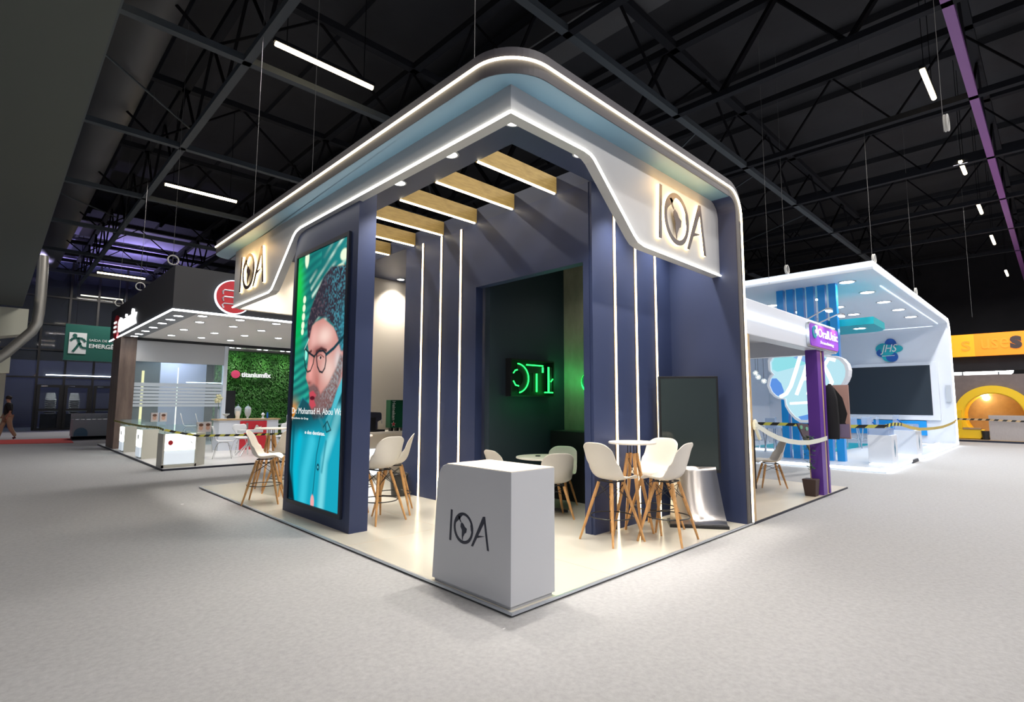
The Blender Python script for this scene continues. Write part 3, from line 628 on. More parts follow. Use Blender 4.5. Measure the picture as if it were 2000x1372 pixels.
lay((.55, .07, .10), pmask([(.35, 1.285), (.43, 1.27), (.50, 1.31), (.45, 1.345), (.50, 1.40), (.42, 1.43), (.36, 1.39), (.37, 1.33)], .010)); lay((.10, .01, .02), ell(.42, 1.335, .05, .018))
lay((.96, .86, .82), ell(.50, .975, .035, .018)*.0+blob(.545, .985, .03, .015)*.6); lay((.03, .02, .02), ell(.555, .985, .018, .014)); lay((.08, .03, .03), lmask([(.47, .925), (.56, .905), (.66, .93)], .028, .01)); lay((.08, .03, .03), lmask([(.30, .93), (.36, .915)], .025, .01)); lay((.20, .06, .06), lmask([(.49, .97), (.56, .96), (.62, .985)], .010, .005))
# hair
hair = pmask([(.27, .78), (.25, .66), (.32, .52), (.42, .40), (.55, .27), (.70, .20), (.85, .22), (1.02, .24), (1.02, .96), (.93, .95), (.86, .83), (.78, .72), (.62, .64), (.48, .62), (.36, .68), (.31, .80)], .015)
lay((.035, .03, .045), hair); hn = nz(60, 150, 8)
lay((.08, .36, .46), hair*np.clip(hn*1.8-.75, 0, 1)*ss(.45, .85, X)*.8); lay((.18, .12, .15), hair*np.clip(nz(50, 120, 9)*2.0-1.1, 0, 1)*(1-ss(.5, .8, X))*.7); lay((.02, .32, .42), hair*ss(.80, 1.0, X)*ss(.4, .8, Y)*.5)
# glasses
lay((.01, .02, .03), lmask([(.475, .945), (.52, .925), (.60, .928), (.655, .955), (.662, 1.02), (.645, 1.08), (.60, 1.115), (.545, 1.105), (.50, 1.06), (.478, 1.0), (.475, .945)], .018)); lay((.01, .02, .03), lmask([(.47, .94), (.43, .97), (.32, .93), (.22, .88)], .020)); lay((.01, .03, .03), lmask([(.22, .88), (.222, .98), (.25, 1.06), (.30, 1.10), (.36, 1.09), (.41, 1.03), (.43, .96)], .016)); lay((.01, .05, .07), lmask([(.66, .965), (.80, .92), (.98, .83)], .030)); lay((.8, .95, .9), lmask([(.215, .885), (.30, .80)], .008)*.8)
lay((0, 0, 0), ss(1.40, 1.50, Y)*(1-ss(1.56, 1.70, Y))*.28)
IMG = np.clip(IMG, 0, 1)
vs = [(0.2555, sy1-(sy1-sy0)*u_, sz1-(sz1-sz0)*v_) for v_ in np.linspace(0, 1, H_) for u_ in np.linspace(0, 1, W_)]
# the screen sits a little in front of the housing
vs = [(.2485, y, z) for _, y, z in vs]
pm = MB(); pm.add(vs, [(j*W_+i, j*W_+i+1, (j+1)*W_+i+1, (j+1)*W_+i) for j in range(H_-1) for i in range(W_-1)])
sm = bpy.data.materials.new('video_picture'); sm.use_nodes = True; nt = sm.node_tree; nt.nodes.clear()
e = nt.nodes.new('ShaderNodeEmission'); a_ = nt.nodes.new('ShaderNodeAttribute'); o_ = nt.nodes.new('ShaderNodeOutputMaterial'); a_.attribute_name = 'picture'
nt.links.new(a_.outputs['Color'], e.inputs[0]); e.inputs[1].default_value = 1.05; nt.links.new(e.outputs[0], o_.inputs[0])
scr = obj('screen', pm, sm, t, recalc=False, label='lit portrait screen showing a bearded man with glasses in a turquoise shirt')
ca = scr.data.color_attributes.new('picture', 'FLOAT_COLOR', 'POINT'); ca.data.foreach_set('color', np.concatenate([IMG, np.ones((H_, W_, 1))], 2).reshape(-1).astype(np.float32))
scr.location.x -= 0
def scrtext(s_, u0, v0, wid, hei, bold=0): return text(s_, (.245, sy1-(sy1-sy0)*u0, sz1-(sz1-sz0)*v0), (0, -1, 0), (0, 0, 1), wid*(sy1-sy0), hei*(sz1-sz0), .001, bold)
tw = emis('screen_caption', (.95, 1, 1), 1.0)
obj('caption', scrtext('Dr. Mohamad H. Abou Wa', .0, .656, .99, .0245), tw, scr); obj('caption', scrtext('Presidente do Grup', .0, .680, .36, .0105), tw, scr); obj('caption', scrtext('e dos dentistas.', .30, .734, .40, .0145, .02), tw, scr)

# inner partition: slatted front wall, beam, jamb, return wall
t = thing('partition_wall', 'navy inner partition with a room opening and vertical light strips', 'partition', (2.8, 3, Z0))
prt = MB().prism([(4.93, Z0), (4.93, ZB), (1.0, ZB), (1.0, Z0), (1.09, Z0), (1.09, 3.195), (3.06, 3.195), (3.06, Z0)], 'x', 2.23, 2.36)
obj('opening_wall', prt, M['navy'], t)
obj('return_wall', MB().box(2.24, .96, Z0, 4.04, 1.06, ZB), M['navy'], t)
def vled(x, y, z0, z1, ax):
    if ax == 'x': a = MB().box(x-.013, y-.013, z0, x, y+.013, z1); b = MB().box(x-.007, y-.028, z0, x-.001, y-.015, z1).box(x-.007, y+.015, z0, x-.001, y+.028, z1)
    else: a = MB().box(x-.013, y-.013, z0, x+.013, y, z1); b = MB().box(x-.028, y-.007, z0, x-.015, y-.001, z1).box(x+.015, y-.007, z0, x+.028, y-.001, z1)
    q = obj('led_strip', a, M['led'], t); objs('channel', b, M['tan'], q)
for y in (4.42, 3.91, 3.415): vled(2.23, y, Z0, ZB-.02, 'x')
for x in (2.69, 3.155, 3.64): vled(x, .96, Z0, ZB-.02, 'y')
# green lit inner room
t = thing('inner_room', 'dark inner room walls with a concrete panel, behind the partition opening', 'room walls', (3.2, 2.9, Z0))
obj('back_wall', MB().box(2.36, 2.90, Z0, 4.04, 3.0, 3.80), M['darkwall'], t)
obj('concrete_panel', MB().box(4.015, 1.06, Z0, 4.04, 2.90, 3.78), M['concrete'], t)
obj('room_ceiling', MB().box(2.36, 1.06, 3.80, 4.04, 3.0, 3.86), M['darkwall'], t)
top('low_cabinet', 'low black cabinet along the concrete wall of the inner room', 'cabinet', MB().box(3.66, 1.07, Z0, 4.01, 2.895, 1.08), M['black'], bev=.01)
t = thing('neon_sign', 'green neon letter box sign on the dark inner room wall', 'sign', (3.2, 2.86, 1.6))
n0 = px(993, 703, 'y', 2.86); n1 = px(1074, 774, 'y', 2.86)
bx0, bx1, bz0, bz1 = n0[0], n1[0], n1[2]+.005, n0[2]
objs('box_edge', MB().box(bx0-.02, 2.78, bz0-.02, bx0, 2.9, bz1+.02).box(bx1, 2.78, bz0-.02, bx1+.02, 2.9, bz1+.02).box(bx0, 2.78, bz1, bx1, 2.9, bz1+.02).box(bx0, 2.78, bz0-.02, bx1, 2.9, bz0), M['black'], t)
obj('back_plate', MB().box(bx0, 2.885, bz0, bx1, 2.9, bz1), M['black'], t)
W2 = bx1-bx0; Hh = bz1-bz0
def nb(u, v, y=2.79): return (bx0+u*W2, y, bz0+v*Hh)
def neonpath(pts, r=.010): return MB().tube([nb(*p) for p in pts], r, 6)
# mirrored C
cpo = [(.12+.27*math.cos(a)*1.0, .48+.42*math.sin(a)) for a in np.linspace(-1.35, 1.5, 16)]
cpi = [(.12+.12*math.cos(a), .48+.2*math.sin(a)) for a in np.linspace(-1.9, -.9, 5)]
obj('letter_c', MB().prism([(nb(p[0], p[1])[0], nb(p[0], p[1])[2]) for p in cpo]+[(nb(p[0], p[1])[0], nb(p[0], p[1])[2]) for p in [(.13+.14*math.cos(a), .48+.24*math.sin(a)) for a in np.linspace(1.5, -1.35, 12)]], 'y', 2.80, 2.82), M['black'], t)
obj('neon_tube', neonpath(cpo), M['neon'], t); obj('neon_tube', neonpath([(.04, .62), (.08, .70), (.13, .72)]), M['neon'], t); obj('neon_tube', neonpath([(.04, .40), (.09, .28), (.16, .26)]), M['neon'], t)
obj('letter_t', MB().prism([(nb(a, b)[0], nb(a, b)[2]) for a, b in ((.36, .84), (.70, .84), (.70, .66), (.60, .66), (.60, .10), (.50, .10), (.50, .66), (.36, .66))], 'y', 2.80, 2.82), M['black'], t)
obj('neon_tube', neonpath([(.34, .88), (.74, .88)]), M['neon'], t); obj('neon_tube', neonpath([(.585, .64), (.585, .1)], .012), M['neon'], t); obj('neon_tube', neonpath([(.735, .84), (.735, .68)], .014), M['neon'], t)
obj('letter_i', MB().prism([(nb(a, b)[0], nb(a, b)[2]) for a, b in ((.90, .86), (.99, .86), (.99, .10), (.90, .10))], 'y', 2.80, 2.82), M['black'], t)
obj('neon_tube', neonpath([(.88, .86), (.88, .1)], .014), M['neon'], t); obj('neon_tube', neonpath([(.94, .42), (.99, .50)]), M['neon'], t); obj('neon_tube', neonpath([(.78, .09), (.99, .09)]), M['neon'], t)
point('neon_light', (bx1+.06, 2.82, bz0+Hh*.6), 3.6, t, radius=.05, col=(.03, 1, .22)); point('neon_light', ((bx0+bx1)/2, 2.45, bz0-.1), 2.2, t, radius=.2, col=(.03, 1, .22))
downlight(3.5, 1.9, 3.80, 'small downlight in the dark ceiling of the inner room', .05, 28, 'inner room downlight', size=130)  # unseen lamp added to give the room and its concrete general light
t = thing('neon_sign', 'green neon figure on the concrete wall, cut by the partition edge', 'sign', (3.98, 1.5, 1.6))
n2 = px(1136, 722, 'x', 3.98); n3 = px(1141, 760, 'x', 3.98)
obj('letter_body', MB().tube([(3.97, n2[1]-.12+.09*math.cos(a), n3[2]+.12+.10*math.sin(a)) for a in np.linspace(0, 2*PI, 16)[:-1]], .02, 6, closed=True), M['black'], t)
obj('neon_tube', MB().tube([(3.985, n2[1]-.10+.10*math.cos(a), n3[2]+.10+.13*math.sin(a)) for a in np.linspace(0, 2*PI, 16)[:-1]], .012, 6, closed=True), M['neon'], t)
point('neon_light', (3.9, n2[1]-.05, n3[2]+.12), 1.6, t, radius=.06, col=(.03, 1, .22))

# cream back wall, lintel over the open side
top('back_wall_panel', 'cream back wall with a bright spotlight patch, behind the bar', 'wall', MB().prism([(.30, 3.15), (1.45, 3.15), (1.45, Z0), (4.04, Z0), (4.04, ZB), (.30, ZB)], 'y', 7.2, 7.3), M['cream'])
spot('wall_washer', (3.35, 6.85, 4.12), 70, None, size=70, aim=(0, .55, -1), col=(1, .93, .82))

# counter in front
t = thing('info_counter', 'white front counter with a sloped rounded side and IOA logo', 'counter', (.25, .5, Z0))
prof = [(.03, .055), (.978, .055), (.925, .84), (.912, .90), (.885, .95), (.845, .985), (.79, 1.0), (.03, 1.0)]
obj('body', MB().prism(prof, 'x', .016, .492), M['whiteA'], t, bev=.003)
obj('plinth', MB().box(.03, .045, Z0, .475, .955, .055), M['whiteA'], t)
obj('worktop', MB().box(.018, .032, 1.0, .490, .80, 1.004), M['cream'], t, label='cream top surface')
logo(t, lambda u, v, d: (.016-d, .749-u*.484, .397+v*.246), M['ink'], None, .0015, 0, .0005)
top('paper_scrap', 'tiny scrap of paper on the carpet in front of the counter', 'litter', MB().box(-.18, -.10, 0, -.155, -.09, .002), M['paper'])
top('paper_scrap', 'small white scrap on the carpet left of the platform corner', 'litter', MB().box(-.62, 6.35, 0, -.58, 6.40, .002), M['paper'])

# ================================================================== FURNITURE OF THE MAIN STAND
def shell_mb(sh):      # moulded seat shell facing +x; sh = seat height
    pf = [(.235, -.022), (.215, -.004), (.17, .004), (.10, -.006), (.02, -.016), (-.06, -.014), (-.12, .004), (-.165, .045), (-.19, .105), (-.205, .17), (-.222, .24), (-.24, .31), (-.255, .365), (-.266, .395)]
    wd = [.165, .195, .215, .228, .235, .238, .238, .236, .232, .227, .222, .216, .206, .175]
    n = 15; m = MB(); vs = []
    for k, (x, z) in enumerate(pf):
        seat = 1-min(1, max(0, (k-5)/3.5)); bk = 1-seat
        for i in range(n):
            u = -1+2*i/(n-1); a = abs(u)
            yy = u*wd[k]
            zz = z+seat*(.045*a**3.2)*(1 if k > 1 else .4)+bk*(-.035*a**4 if k > 11 else 0)
            xx = x+bk*(.062*a**2.6)*(1-.6*max(0, k-9)/4)+(.06*a**3*0)
            if k >= 6 and k <= 8: xx += .03*a**2; zz += .05*a**2.5
            vs.append((xx, yy, sh+zz))
    fs = [(k*n+i, (k+1)*n+i, (k+1)*n+i+1, k*n+i+1) for k in range(len(pf)-1) for i in range(n-1)]
    m.add(vs, fs); return m
def make_stool(name, sh=.67, foot=.245, topo=.10, ring=None):
    t = thing(name, 'x', 'stool' if sh > .6 else 'chair', (0, 0, 0))
    obj('seat_shell', shell_mb(sh), M['shell'], t, smooth=True, solid=.010, recalc=False, sub=1)
    for sx in (-1, 1):
        for sy in (-1, 1):
            a = Vector((sx*topo-.0, sy*topo, sh-.045)); b = Vector((sx*foot, sy*foot, .0)); mid = a.lerp(b, .45)
            g = MB().tube([tuple(a), tuple(mid), tuple(b)], .015, 8, radii=[.019, .019, .0115])
            l = obj('leg', g, M['legwood'], t, smooth=True)
            obj('bolt', MB().sphere((a.x*1.12, a.y*1.12, sh-.075), .010, 6, 4), M['black'], l)
    m = MB()
    for sx in (-1, 1): m.bar((sx*topo, -topo, sh-.03), (sx*topo, topo, sh-.03), .014)
    for sy in (-1, 1): m.bar((-topo, sy*topo, sh-.03), (topo, sy*topo, sh-.03), .014)
    objs('seat_frame', m, M['black'], t)
    k = .30; q = topo+(foot-topo)*k; zz = (sh-.045)*(1-k); m = MB()
    for a, b in (((-1, -1), (1, -1)), ((1, -1), (1, 1)), ((1, 1), (-1, 1)), ((-1, 1), (-1, -1))):
        m.tube([(a[0]*topo, a[1]*topo, sh-.06), (b[0]*q, b[1]*q, zz)], .0035, 5); m.tube([(b[0]*topo, b[1]*topo, sh-.06), (a[0]*q, a[1]*q, zz)], .0035, 5)
    objs('wire_brace', m, M['black'], t)
    if ring:
        rz, rr = ring; obj('foot_ring', MB().tube([(rr*math.cos(a), rr*math.sin(a), rz) for a in np.linspace(0, 2*PI, 33)[:-1]], .0065, 8, closed=True), M['black'], t, smooth=True)
    return t
stool = make_stool('bar_stool', .665, .245, .095, (.26, .235))
SG = 'white shell bar stools with wooden legs'
used = [False]
def put_stool(x, y, deg, label, grp=SG):
    o = stool if not used[0] else copy_tree(stool); used[0] = True
    return place(o, x, y, Z0, math.radians(deg), label, grp)
put_stool(2.195, .70, -8, 'white bar stool on the left of the high table, its back to the viewer')
put_stool(2.64, .28, 90+8, 'white bar stool right of the high table, nearest the platform edge, seen from the side')
put_stool(3.0, .66, 178, 'white bar stool behind the high table, in front of the standing screen')
put_stool(.86, 3.30, 100, 'white bar stool just right of the video tower, its back to the viewer')
put_stool(1.27, 3.62, 143, 'white bar stool beside the black bin, seen from the side')
put_stool(1.18, 4.50, 265, 'white bar stool in front of the bar counter, behind the second high table')
put_stool(.27, 5.58, -30, 'leftmost white bar stool at the platform edge, seen from the side')
put_stool(.80, 6.15, 100, 'white bar stool half hidden by the left edge of the video tower')
def make_bartable(h=1.04, r=.27):
    t = thing('high_table', 'x', 'table', (0, 0, 0))
    obj('tabletop', MB().lathe([(r-.006, h-.022), (r, h-.018), (r, h-.004), (r-.005, h)], n=40), M['shell'], t, smooth=True)
    for k in range(4):
        a = PI/4+k*PI/2; c, s_ = math.cos(a), math.sin(a)
        l = obj('leg', MB().tube([(c*.055, s_*.055, h-.13), (c*.10, s_*.10, h-.4), (c*.24, s_*.24, 0)], .016, 8, radii=[.020, .021, .013]), M['legwood'], t, smooth=True)
        obj('rod', MB().tube([(c*.05, s_*.05, h-.022), (c*.055, s_*.055, h-.2)], .006, 6), M['black'], l)
    m = MB()
    for k in range(4):
        a = PI/4+k*PI/2; b = a+PI/2; m.tube([(.06*math.cos(a), .06*math.sin(a), h-.16), (.12*math.cos(b), .12*math.sin(b), h-.42)], .0035, 5)
    objs('wire_brace', m, M['black'], t); return t
TG = 'round white high tables'
bt = make_bartable(); place(bt, 2.585, .68, Z0, math.radians(10), 'round white high table between three stools on the right', TG)
place(copy_tree(bt), .80, 3.93, Z0, math.radians(20), 'round white high table mostly hidden behind the video tower, near the bar', TG)
place(copy_tree(bt), .78, 6.78, Z0, math.radians(0), 'round white high table left of the video tower', TG)
# low table and chairs in the green room
lc = make_stool('shell_chair', .45, .21, .11); CG = 'white shell chairs around the green lit table'
place(lc, 3.22, 2.33, Z0, math.radians(205), 'white shell chair on the right of the green lit round table', CG)
place(copy_tree(lc), 2.62, 1.92, Z0, math.radians(60), 'white shell chair peeking over the counter in front of the green lit table', CG)
place(copy_tree(lc), 2.42, 2.72-.10, Z0, math.radians(-10), 'white shell chair left of the green lit table, just its back showing', CG)
t = thing('round_table', 'round white low table in green light in the inner room', 'table', (2.85, 2.28, Z0))
obj('tabletop', MB().lathe([(.39, .715), (.40, .72), (.40, .733), (.395, .737)], (2.85, 2.28, Z0), 44), M['shell'], t, smooth=True)
obj('column', MB().cone((2.85, 2.28, Z0+.03), (2.85, 2.28, Z0+.715), .03, .03, 14), M['black'], t, smooth=True)
m = MB()
for k in range(4): a = .4+k*PI/2; m.bar((2.85, 2.28, Z0+.04), (2.85+.33*math.cos(a), 2.28+.33*math.sin(a), Z0+.02), .03)
objs('foot', m, M['black'], t)
top('phone', 'small dark object lying on the green lit round table', 'phone', MB().lathe([(.035, 0), (.04, .006), (.03, .014)], (2.80, 2.36, Z0+.7375), 12), M['black'])
# standing screen on steel foot
A0 = Vector((3.88, .235, 0)); B0 = Vector((3.455, .83, 0)); dR = (A0-B0).normalized(); nF = Vector((-dR.y, dR.x, 0));
if nF.dot(Vector((CX, CY, 0))-A0) < 0: nF = -nF
t = thing('standing_screen', 'switched off portrait screen on a curved brushed steel foot', 'screen', tuple((A0+B0)/2+Vector((0, 0, Z0))))
def ob(mid, w_, h_, d_, z_): # oriented box
    P = Vector(mid); m = MB(); vs = []
    for zz in (z_, z_+h_):
        for sx, sy in ((-1, -1), (1, -1), (1, 1), (-1, 1)): vs.append(P+dR*sx*w_/2+nF*sy*d_/2+Vector((0, 0, zz)))
    return m.add(vs, [(0,3,2,1),(4,5,6,7),(0,1,5,4),(1,2,6,5),(2,3,7,6),(3,0,4,7)])
c0 = (A0+B0)/2
obj('bezel', ob(c0-nF*.03, .735, 1.215, .05, .645), M['black'], t, bev=.004)
obj('display', ob(c0-nF*.003, .685, 1.15, .004, .682), M['screenoff'], t, label='dark reflecting glass')
obj('side_trim', ob(c0-nF*.03-dR*.372, .008, 1.215, .052, .645), M['alu'], t)
# curved steel foot
m = MB(); pr0 = []
base_c = Vector((3.45, .335, 0))
for k in range(13):
    s_ = k/12; z = Z0+.035+(.66)*s_; off_ = .02-.26*(s_**.6); w2 = .33-.07*s_
    c = base_c-nF*(.0)+nF*(off_*1.0)
    pr0 += [c-dR*w2+Vector((0, 0, z)), c+dR*w2+Vector((0, 0, z))]
m.add(pr0, [(2*k, 2*k+1, 2*k+3, 2*k+2) for k in range(12)])
obj('steel_foot', m, M['steel'], t, smooth=True, solid=.006)
obj('base_plate', ob(base_c-nF*.13, .68, .035, .38, Z0), M['black'], t, bev=.004)
obj('rear_post', ob(base_c-nF*.27, .36, .60, .05, Z0+.03), M['black'], t)
# bar counter
t = thing('bar_counter', 'white bar counter in front of the cream wall', 'counter', (2.6, 6.75, Z0))
obj('body', MB().box(1.5, 6.55, Z0, 3.95, 7.0, .90), M['cream'], t)
obj('worktop', MB().box(1.46, 6.5, .90, 3.98, 7.04, .945), M['shell'], t, bev=.006)
obj('display_window', MB().box(2.10, 6.535, .12, 2.75, 6.549, .62), emis('fridge_window', (.85, .92, 1), 1.5), t, label='brightly lit white front window')
t = thing('coffee_machine', 'silver and black coffee machine at the left end of the bar', 'coffee machine', (2.68, 6.7, .945))
obj('body', MB().prism([(2.42, .99), (2.72, .99), (2.72, 1.14), (2.80, 1.18), (2.80, 1.30), (2.76, 1.33), (2.42, 1.33)], 'y', 6.56, 6.86), M['steel'], t, bev=.008)
obj('front_panel', MB().box(2.42, 6.55, .99, 2.66, 6.559, 1.22), M['black'], t)
obj('drip_tray', MB().box(2.40, 6.54, .945, 2.87, 6.88, .985), M['black'], t, bev=.004)
obj('steam_wand', MB().tube([(2.81, 6.62, 1.26), (2.835, 6.62, 1.2), (2.84, 6.62, 1.10)], .007, 6), M['chrome'], t)
t = thing('green_box', 'upright green drinks box with white lettering and a red star on the bar', 'box', (3.14, 6.62, .945))
gz0, gz1 = 1.01, 1.565
obj('body', MB().box(2.985, 6.55, gz0, 3.36, 6.72, gz1), M['greenbox'], t, bev=.006)
for x in (3.03, 3.16, 3.3): obj('foot', MB().box(x, 6.58, .945, x+.05, 6.68, gz0), M['black'], t)
obj('lettering', text('Heineken', (3.025, 6.548, gz1-.02), (0, 0, -1), (1, 0, 0), .38, .075, .003, bold=.02), M['paper'], t)
m = MB(); cs = (3.062, gz0+.075); sp = [(cs[0]+(.045 if k % 2 == 0 else .019)*math.sin(k*PI/5), cs[1]+(.045 if k % 2 == 0 else .019)*math.cos(k*PI/5)) for k in range(10)]
obj('red_star', m.prism(sp, 'y', 6.542, 6.549), M['red'], t); m = MB()
spo = [(cs[0]+(p[0]-cs[0])*1.3, cs[1]+(p[1]-cs[1])*1.3) for p in sp]; obj('star_outline', m.prism(spo, 'y', 6.545, 6.5495), M['paper'], t)
t = thing('waste_bin', 'black waste bin with liner beside the partition', 'bin', (2.04, 4.70, Z0))
obj('bin_body', MB().lathe([(.115, 0), (.145, .33), (.150, .345)], (2.04, 4.70, Z0), 24), M['binm'], t, smooth=True)
obj('liner', MB().tube([(2.04+.152*math.cos(a), 4.70+.152*math.sin(a), Z0+.335+.012*math.sin(5*a)) for a in np.linspace(0, 2*PI, 25)[:-1]], .013, 6, closed=True), M['binbag'], t, smooth=True)

# ================================================================== LEFT NEIGHBOUR: BLACK STAND
Yc = 11.3; ZS = 3.6
t = thing('stand_platform', 'pale low platform of the black left stand', 'platform', (4, 16, 0))
obj('deck', MB().box(.06, 11.05, 0, 8.2, 20.9, .05), mat('pale_grey_floor', (.68, .68, .69), .3), t)
obj('edge', MB().box(.045, 11.035, 0, 8.2, 11.05, .04), M['kick'], t); obj('edge', MB().box(.045, 11.035, 0, .06, 20.9, .04), M['kick'], t)
t = thing('stand_canopy', 'charcoal canopy of the left stand with a cool white light line and downlights', 'canopy', (4, 16, ZS))
m = MB().box(.1, Yc, ZS+.02, 8.2, Yc+.12, 4.68).box(.1, Yc+.12, ZS+.02, .22, 20.4, 4.68).box(.22, 20.28, ZS+.02, 8.2, 20.4, 4.68)
objs('fascia_panel', m, M['titblack'], t)
obj('soffit', MB().box(.1, Yc, ZS, 8.2, 20.4, ZS+.02), M['ceilwhite'], t)
obj('soffit_border', MB().box(.11, Yc+.01, ZS-.006, .62, 20.3, ZS), mat('grey_border', (.28, .29, .31), .6), t)
obj('led_strip', MB().tube([(.092, 20.4, ZS+.03), (.092, Yc-.008, ZS+.03), (8.2, Yc-.008, ZS+.03)], .022, 6), M['ledb'], t)
for i, y in enumerate((11.95, 12.75, 13.65, 14.75, 15.8, 16.75, 17.5)):
    downlight(.36, y, ZS-.006, ['first', 'second', 'third', 'fourth', 'fifth', 'sixth', 'last'][i]+' edge downlight of the black canopy, counted from its front corner', .10, 22 if i % 2 == 0 else None, 'edge downlights of the black canopy', 'lampb', size=120)
sp_ = [(1.02, 12.76), (1.9, 13.0), (2.75, 13.3), (1.1, 14.71), (1.95, 14.9), (2.8, 14.9), (1.16, 16.5), (2.0, 16.5), (2.9, 16.6), (.8, 11.62), (1.65, 11.62), (2.55, 11.62), (3.5, 11.62), (3.7, 13.1), (3.8, 14.8)]
nm = ['near the front', 'mid front', 'front right', 'left in the second row', 'middle of the second row', 'right in the second row', 'left in the third row', 'middle of the third row', 'right in the third row', 'first on the front edge', 'second on the front edge, under the red disc', 'third on the front edge', 'fourth on the front edge', 'at the far right front', 'at the far right of the second row']
for i, (x, y) in enumerate(sp_):
    downlight(x, y, ZS, 'soffit downlight of the black canopy, '+nm[i], .10, 95 if i in (0, 2, 4, 6, 8, 10, 14) else None, 'soffit downlights of the black canopy', 'lampb', size=125)
# lit sign on the long side, red disc on the front
t = thing('lit_sign', 'white lit letters along the left side of the black canopy, seen at a steep angle', 'sign', (.05, 17, 3.9))
obj('lettering', text('titaniumfix', (.10, 18.5, 3.76), (0, -1, 0), (0, 0, 1), 2.9, .50, .05, bold=.02), emis('white_letters', (.95, .97, 1), 2.2), t)
obj('emblem', MB().prism([(18.95+.42*math.cos(a), 3.98+.40*math.sin(a)) for a in np.linspace(0, 2*PI, 25)[:-1]], 'x', .05, .10), M['red'], t)
m = MB()
for k in range(3): m.box(.02, 18.75, 3.80+.15*k, .05, 19.15, 3.86+.15*k)
objs('stroke', m, M['whitepaint'], t)
t = thing('round_emblem', 'round red emblem with a glowing white edge on the front of the black canopy', 'sign', (1.36, Yc, 4.08))
ec = (1.36, 4.08); C_ = lambda r: [(ec[0]+r*math.cos(a), ec[1]+r*math.sin(a)) for a in np.linspace(0, 2*PI, 49)[:-1]]
obj('light_edge', MB().prism(C_(.425), 'y', Yc-.08, Yc-.01), emis('disc_edge', (.85, .9, 1), 1.7), t); obj('disc', MB().prism(C_(.395), 'y', Yc-.10, Yc-.08), M['red'], t)
for k in range(3):
    z = 4.24-.165*k; obj('stroke', MB().tube([(1.11+.05*k*.3, Yc-.105, z-.12), (1.10, Yc-.105, z-.05), (1.14, Yc-.105, z-.01), (1.6, Yc-.105, z+.0)], .02, 6), M['alu'], t)
# wood clad post, glass front, header
top('wood_clad_post', 'walnut clad post carrying the left end of the black canopy', 'post', MB().prism([(.08, 17.95), (.52, 17.95), (.52, 19.4), (.08, 19.4)], 'z', .05, ZS), M['titwood'], bev=.01)
t = thing('meeting_room', 'glazed meeting room front with frosted stripes under a white header', 'glass front', (1.85, 18, .05))
obj('header', MB().box(.52, 17.95, 2.83, 3.12, 18.1, ZS-.09), M['white'], t)
obj('dark_rail', MB().box(.52, 17.93, ZS-.09, 7.6, 18.1, ZS-.003), M['titblack'], t)
obj('pane', MB().box(.52, 18.02, .05, 3.12, 18.04, 2.83), M['glass'], t)
for i, z in enumerate((2.02, 1.91, 1.80, 1.69, 1.58, 1.47, 1.36)): obj('frosted_stripe', MB().box(.52, 18.0, z, 3.12, 18.012, z+(.085 if i else .12)), M['frost'], t)
obj('mullion', MB().box(3.12, 17.93, .05, 3.24, 18.12, ZS-.09), M['jhsw'], t); obj('light_line', MB().box(2.0, 18.05, 2.18, 3.1, 18.06, 2.2), M['ledb'], t)
top('meeting_room_wall', 'pale wall inside the glazed meeting room', 'wall', MB().box(1.6, 20.0, .05, 3.1, 20.1, 3.4), mat('lilac_wall', (.45, .46, .62), .6))
top('meeting_room_wall', 'dark wall inside the glazed meeting room, left part', 'wall', MB().box(.55, 20.0, .05, 1.6, 20.1, 3.4), M['darkwall'])
top('standing_lamp', 'tall slim yellow light column behind the glass', 'lamp', MB().box(.95, 19.4, .05, 1.02, 19.46, 2.6), emis('yellow_column', (1, .82, .4), 1.5))
top('standing_lamp', 'slim pale light column in the middle behind the glass', 'lamp', MB().box(1.98, 19.2, .05, 2.01, 19.23, 2.75), emis('pale_column', (1, .93, .75), 2.0))
point('room_light', (1.9, 19.2, 3.0), 60, radius=.1, col=(.9, .94, 1))
# plant wall
t = thing('plant_wall', 'lush green leaf wall with a white lit name and a pink disc', 'plant wall', (4.9, 19.6, .05))
obj('backing', MB().box(3.3, 19.6, .05, 6.4, 19.7, 3.52), M['leafbase'], t)
N = 9000; px_ = rng.uniform(3.3, 6.4, N); pz_ = rng.uniform(.1, 3.5, N); a1 = rng.uniform(-.9, .9, N); ln = rng.uniform(.05, .11, N); out_ = rng.uniform(.02, .10, N)
vs = []; fs = []
for i in range(N):
    if rng.random() > .5+.5*math.sin(px_[i]*3)*0: pass
    dx = math.sin(a1[i])*ln[i]; dz = -math.cos(a1[i])*ln[i]; w_ = ln[i]*.22; y0_ = 19.6-out_[i]*.4; n_ = len(vs)
    vs += [(px_[i], y0_, pz_[i]), (px_[i]+dx*.5+w_, y0_-.03, pz_[i]+dz*.5+w_*.5), (px_[i]+dx, y0_-out_[i]*.8, pz_[i]+dz), (px_[i]+dx*.5-w_, y0_-.035, pz_[i]+dz*.5-w_*.3)]; fs.append((n_, n_+1, n_+2, n_+3))
lm = MB(); lm.add(vs, fs); o = obj('foliage', lm, M['leaf'], t, recalc=False); o['kind'] = 'stuff'
obj('lettering', text('titaniumfix', (4.18, 19.46, 2.50), (1, 0, 0), (0, 0, 1), 1.12, .20, .04, bold=.025), M['whitepaint'], t)
obj('pink_disc', MB().prism([(3.98+.155*math.cos(a), 2.60+.155*math.sin(a)) for a in np.linspace(0, 2*PI, 25)[:-1]], 'y', 19.44, 19.5), mat('pink_disc', (.62, .06, .14), .4, emit=(.6, .05, .14), es=.3), t)
